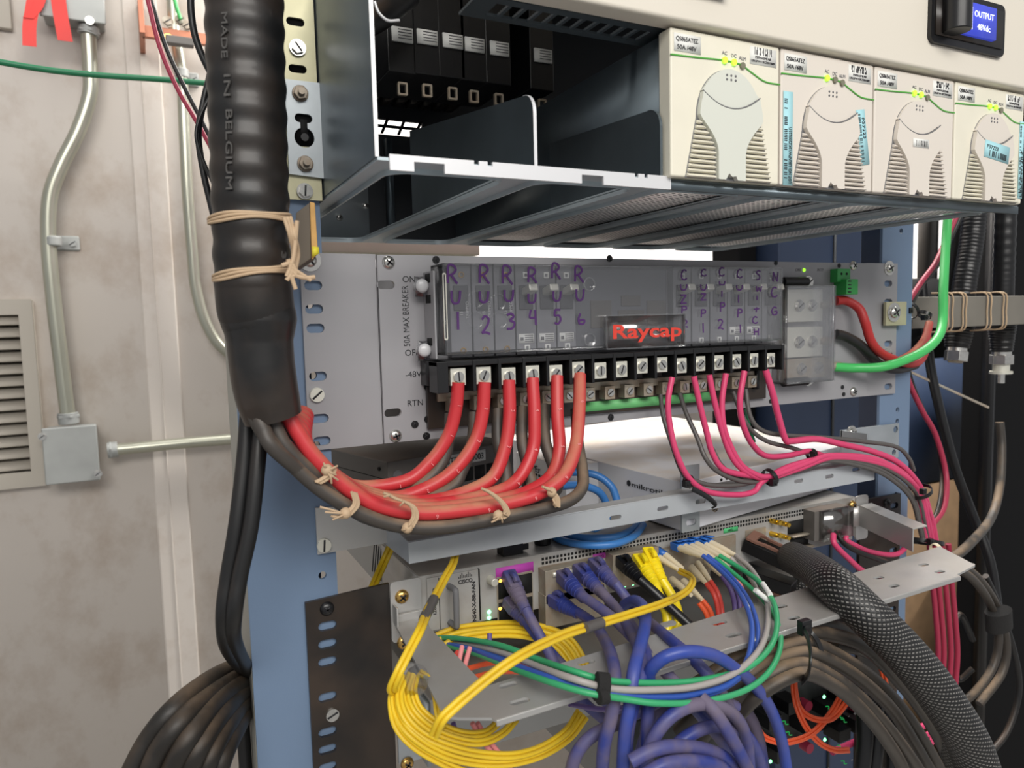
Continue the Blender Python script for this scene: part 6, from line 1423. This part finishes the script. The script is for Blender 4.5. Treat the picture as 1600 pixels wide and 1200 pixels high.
duplex('yellow fibre pair slanting down left of the fan tray with a grey sleeve', [(712,862,-.02),(708,880,-.03),(697,900,-.04),(680,932,-.06),(668,955,-.08),(656,985,-.10),(638,1020,-.11),(622,1052,-.115),(612,1078,-.11),(625,1082,-.10)], 8, bands=[((678,936,-.062),(662,968,-.088))])
yb = [([(655,1010,-.01),(700,988,-.008),(740,980,-.008),(800,976,-.008),(850,982,-.012),(890,1000,-.02),(912,1034,-.03),(920,1060,-.035)], 'uppermost'),
 ([(655,1020,-.02),(700,997,-.018),(740,988,-.018),(800,984,-.018),(855,992,-.022),(885,1012,-.03),(905,1045,-.038)], 'second uppermost'),
 ([(660,1030,-.03),(720,998,-.028),(780,990,-.028),(830,994,-.03),(870,1010,-.035),(895,1042,-.045)], 'third uppermost')]
for pts, nm in yb: duplex(nm + ' yellow fibre pair arching under the router', pts, 7, group='yellow arches')
ybl = [([(628,1060,-.10),(616,1085,-.105),(622,1120,-.115),(645,1150,-.125),(690,1178,-.13),(745,1192,-.13),(800,1192,-.13),(850,1178,-.125),(890,1152,-.12),(915,1120,-.115)], 'outermost'),
 ([(634,1056,-.10),(624,1085,-.108),(632,1118,-.118),(658,1146,-.125),(700,1166,-.13),(750,1178,-.13),(805,1180,-.13),(850,1166,-.125),(885,1142,-.12),(905,1112,-.11)], 'second'),
 ([(642,1052,-.098),(634,1082,-.106),(644,1112,-.116),(672,1138,-.122),(712,1155,-.126),(752,1160,-.126),(785,1146,-.12),(806,1124,-.11)], 'third'),
 ([(650,1055,-.095),(646,1080,-.104),(656,1108,-.112),(686,1132,-.12),(722,1146,-.124),(755,1146,-.122),(775,1132,-.115),(780,1118,-.11)], 'fourth'),
 ([(620,1065,-.098),(612,1095,-.106),(620,1135,-.118),(650,1168,-.126),(700,1196,-.13),(750,1215,-.13)], 'lowest left')]
for pts, nm in ybl: duplex(nm + ' yellow fibre pair of the loop at the lower left', pts, 7, group='yellow loop')
duplex('yellow fibre pair curling out beside the tray arm', [(655,1050,-.09),(668,1060,-.095),(680,1085,-.11),(684,1112,-.12),(690,1138,-.125)], 6, group='yellow loop')
duplex('yellow fibre pair poking through the tray corner', [(720,1058,-.09),(735,1068,-.10),(746,1078,-.115)], 6, group='yellow arches')
m = M(); c = W(640, 1062, -.10); m.sweep([W(632,1060,-.102), W(650,1064,-.098)], .0095, 16, smooth=False); tag(m.out('clear_spiral_wrap', MT['clearl']), 'translucent plastic wrap round the yellow fibres at the tray arm', 'wrap')
duplex('dusty yellow fibre pair hanging behind the left end of the lacing bar', [(610,855,.02),(600,878,.02),(588,905,.03),(575,935,.04)], 7, group='yellow arches')
for i, (mt, pts) in enumerate((('salmon', [(722,1010,-.07),(716,1040,-.08),(714,1060,-.09)]),('salmon', [(734,1012,-.068),(726,1042,-.078),(724,1060,-.088)]),('redf', [(716,1018,-.06),(700,1040,-.065),(690,1062,-.07)]),('salmon', [(738,1130,-.12),(752,1155,-.12),(775,1185,-.12),(795,1215,-.12)]),('salmon', [(746,1130,-.118),(762,1155,-.118),(785,1183,-.118),(806,1212,-.118)]),('redf', [(675,1060,-.08),(680,1095,-.09),(686,1130,-.095),(692,1170,-.10)]),('purple', [(765,990,-.05),(766,1010,-.055),(776,1030,-.06),(790,1042,-.065)]),('purple', [(708,1130,-.12),(718,1160,-.12),(742,1185,-.12)]),('purple', [(890,1100,-.10),(940,1108,-.10),(990,1104,-.10),(1040,1100,-.11)]),('orange', [(730,1045,-.07),(770,1036,-.06),(820,1040,-.055),(840,1048,-.055)]),('orange', [(735,1060,-.08),(775,1050,-.07),(815,1050,-.06),(840,1055,-.06)]))):
    fibre(['left salmon fibre behind the tray corner','right salmon fibre behind the tray corner','short red fibre behind the tray arm','left salmon fibre falling below the tray corner','right salmon fibre falling below the tray corner','red fibre falling beside the yellow loop','purple fibre hanging below the magenta label','purple fibre below the tray corner','long purple fibre behind the velcro','upper orange fibre behind the tray','lower orange fibre behind the tray'][i], mt, pts, 8, group='fibres behind the tray')
# orange fibres in front of the lower router
for i, pts in enumerate(([(1240,1050,-.07),(1243,1085,-.08),(1252,1110,-.09),(1275,1124,-.095),(1300,1122,-.095),(1322,1098,-.09),(1332,1075,-.08)],[(1240,1045,-.075),(1242,1090,-.085),(1256,1130,-.095),(1280,1160,-.10),(1305,1172,-.10),(1326,1172,-.095)],[(1180,1130,-.09),(1195,1152,-.095),(1225,1160,-.10),(1262,1150,-.10),(1290,1125,-.095),(1312,1090,-.085),(1318,1060,-.08)],[(1362,1015,-.05),(1378,1045,-.05),(1384,1090,-.045),(1374,1130,-.04),(1368,1155,-.035)])):
    duplex(['upper orange fibre pair looping before the lower router','orange fibre pair dropping to the lower right of the router','orange fibre pair sweeping low from the left','orange fibre pair peeking between the brown cables'][i], pts, 5, group='orange fibre pairs')
    for ch in bpy.data.objects:
        if ch.parent and ch.parent.name.startswith('fibre_patch_cable') and ch.name.startswith('jacket') and ch.data.materials[0] == MT['yellow'] and 'orange' in ch.parent['label']: ch.data.materials[0] = MT['orange']
# sky blue cables on the router top
for i, pts in enumerate(([(855,745,.06),(890,738,.08),(930,742,.07),(955,760,.06),(965,785,.05)],[(870,760,.03),(905,758,.05),(935,768,.05),(948,790,.05),(946,815,.04),(925,832,.03)])):
    long(['uppermost sky blue cable behind the red bundle','inner sky blue cable behind the red bundle'][i], 'bluec', 12, pts, 'sky blue coil', name='patch_cable')

for i, (pts, lab) in enumerate((([(855,832),(880,845),(920,852),(960,850),(990,838),(1005,820)], 'lowest sky blue cable coiled on the router top'), ([(868,826),(895,838),(930,841),(965,838),(990,826),(998,812)], 'upper sky blue cable coiled on the router top'))):
    P = [WZ(a, b, -.2300 + .001*i) for a, b in pts]; r = rp(P[2], 12); o = M().sweep(P, r, 12).out('patch_cable', MT['bluec']); tag(o, lab, 'cable', 'sky blue coil')

# ================================================================== BIG BLACK BRAIDED CABLES WITH BROWN PULL TABS
for i, (pts, ws, lab) in enumerate((([(1240,872,-.048),(1264,884,-.088),(1302,912,-.134),(1345,952,-.157),(1395,1000,-.170),(1440,1050,-.180),(1480,1105,-.188),(1515,1165,-.194),(1540,1240,-.198)], (50,54,60,66,72,80,90,98,104), 'upper thick black braided cable arcing to the lower right corner'),
     ([(1245,905,-.02),(1270,930,-.03),(1310,960,-.06),(1350,990,-.075),(1400,1030,-.10),(1450,1085,-.12),(1490,1150,-.13),(1515,1230,-.135)], (44,46,50,54,60,66,74,80), 'lower thick black braided cable beneath the other one'))):
    t = thing('braided_cable', lab, 'cable', W(*pts[0]), 'braided cables'); P = [W(*p) for p in pts]
    rs_ = [min(rp(p, w_), .0150) for p, w_ in zip(P, ws)]
    M().sweep(P, rs_, 28, sub=14).out('braided_sleeve', MT['braid'], t)
    dy = 0 if i == 0 else 46
    a = W(1172, 848 + dy, -.004); b = W(1245, 882 + dy*.8, -.042)
    d = (b - a).normalized(); upv = d.cross(Vector((1,0,0))).normalized(); s_ = upv.cross(d); T = Matrix(((s_.x, d.x, upv.x, a.x), (s_.y, d.y, upv.y, a.y), (s_.z, d.z, upv.z, a.z), (0,0,0,1))); Lb = (b - a).length
    M().box(-.0085, .0085, -.004, Lb*.95, -.0075, .005, T).out('connector_shell', MT['black'], t, bevel=.0012)
    m = M(); hw = .0098; oo = [(-hw, -.002), (hw*.9, -.002), (hw, Lb*.12), (hw*.7, Lb*.3), (hw*.7, Lb*.7), (hw*.95, Lb*.88), (hw*.6, Lb*1.12), (-hw*.7, Lb*1.12), (-hw, Lb*.9), (-hw*.8, Lb*.7), (-hw*.8, Lb*.35), (-hw, Lb*.15)]
    plate(m, oo, [[(p[0]*.62, Lb*.17 + (p[1]) * .55) for p in oo]], .0022, T @ Matrix.Translation((0, 0, .0078 if i == 0 else -.009))); m.out('pull_tab', MT['brownp'], t, bevel=.0005)

# ================================================================== BROWN CABLE BUNDLE
bb = [
 ([(1500,1225,-.12),(1470,1160,-.125),(1440,1110,-.13),(1400,1060,-.135),(1350,1010,-.14),(1300,992,-.142),(1258,990,-.143),(1210,1000,-.143),(1150,1030,-.14),(1080,1075,-.13),(1030,1100,-.12)], 'first'),
 ([(1480,1225,-.14),(1450,1170,-.145),(1415,1115,-.148),(1370,1065,-.15),(1320,1030,-.152),(1262,1004,-.153),(1210,1018,-.152),(1150,1048,-.148),(1085,1090,-.14),(1040,1120,-.13)], 'second'),
 ([(1465,1225,-.15),(1430,1165,-.155),(1395,1110,-.158),(1350,1066,-.16),(1305,1036,-.161),(1260,1020,-.161),(1210,1034,-.16),(1160,1062,-.155),(1110,1098,-.145),(1060,1145,-.13)], 'third'),
 ([(1452,1230,-.16),(1420,1180,-.164),(1380,1128,-.166),(1335,1082,-.168),(1295,1054,-.169),(1260,1038,-.169),(1218,1046,-.168),(1170,1078,-.16),(1130,1115,-.15),(1090,1160,-.13)], 'fourth'),
 ([(1420,1225,-.165),(1400,1180,-.168),(1365,1130,-.171),(1325,1088,-.173),(1290,1064,-.174),(1258,1052,-.174),(1222,1062,-.172),(1180,1090,-.165),(1150,1120,-.155)], 'fifth'),
 ([(1540,1225,-.10),(1500,1150,-.105),(1455,1085,-.11),(1410,1035,-.12),(1360,1000,-.125),(1310,982,-.128),(1258,978,-.13),(1210,986,-.13),(1150,1010,-.128)], 'topmost'),
 ([(1482,1210,-.10),(1470,1140,-.105),(1440,1085,-.11),(1400,1040,-.115),(1350,1015,-.12),(1300,1004,-.125)], 'loose inner')]
for pts, nm in bb: long(nm + ' dusty brown cable of the large arch at the lower right', 'browns', 22, pts, 'arch of brown cables', name='bundle_cable')
ziptie('big black cable tie round the arch of brown cables', (1258, 1014), 62, (1, 0, -.05), -.150, (0, -34), None, 'black', hw=.009)
bt = [o for o in bpy.data.objects if o.get('label', '').startswith('big black cable tie')][0]
M().sweep([W(1256,984,-.166), W(1262,996,-.176), W(1266,1016,-.184), W(1266,1036,-.188), W(1262,1054,-.186), W(1254,1064,-.176)], .0032, 10, flat=(.3, 1)).out('strap', MT['black'], bt)
for i, pts in enumerate(([(1330,1060,-.05),(1348,1100,-.06),(1352,1150,-.065),(1345,1220,-.07)],[(1345,1060,-.05),(1366,1100,-.06),(1370,1150,-.065),(1362,1220,-.07)],[(1370,1075,-.05),(1385,1110,-.06),(1392,1160,-.065),(1392,1220,-.07)],[(1385,1080,-.045),(1402,1120,-.055),(1410,1165,-.06),(1412,1220,-.06)])):
    long(['first','second','third','fourth'][i] + ' black cable from the left hanging below the brown arch', 'black', 24, pts, 'hanging black cables', name='drop_cable')
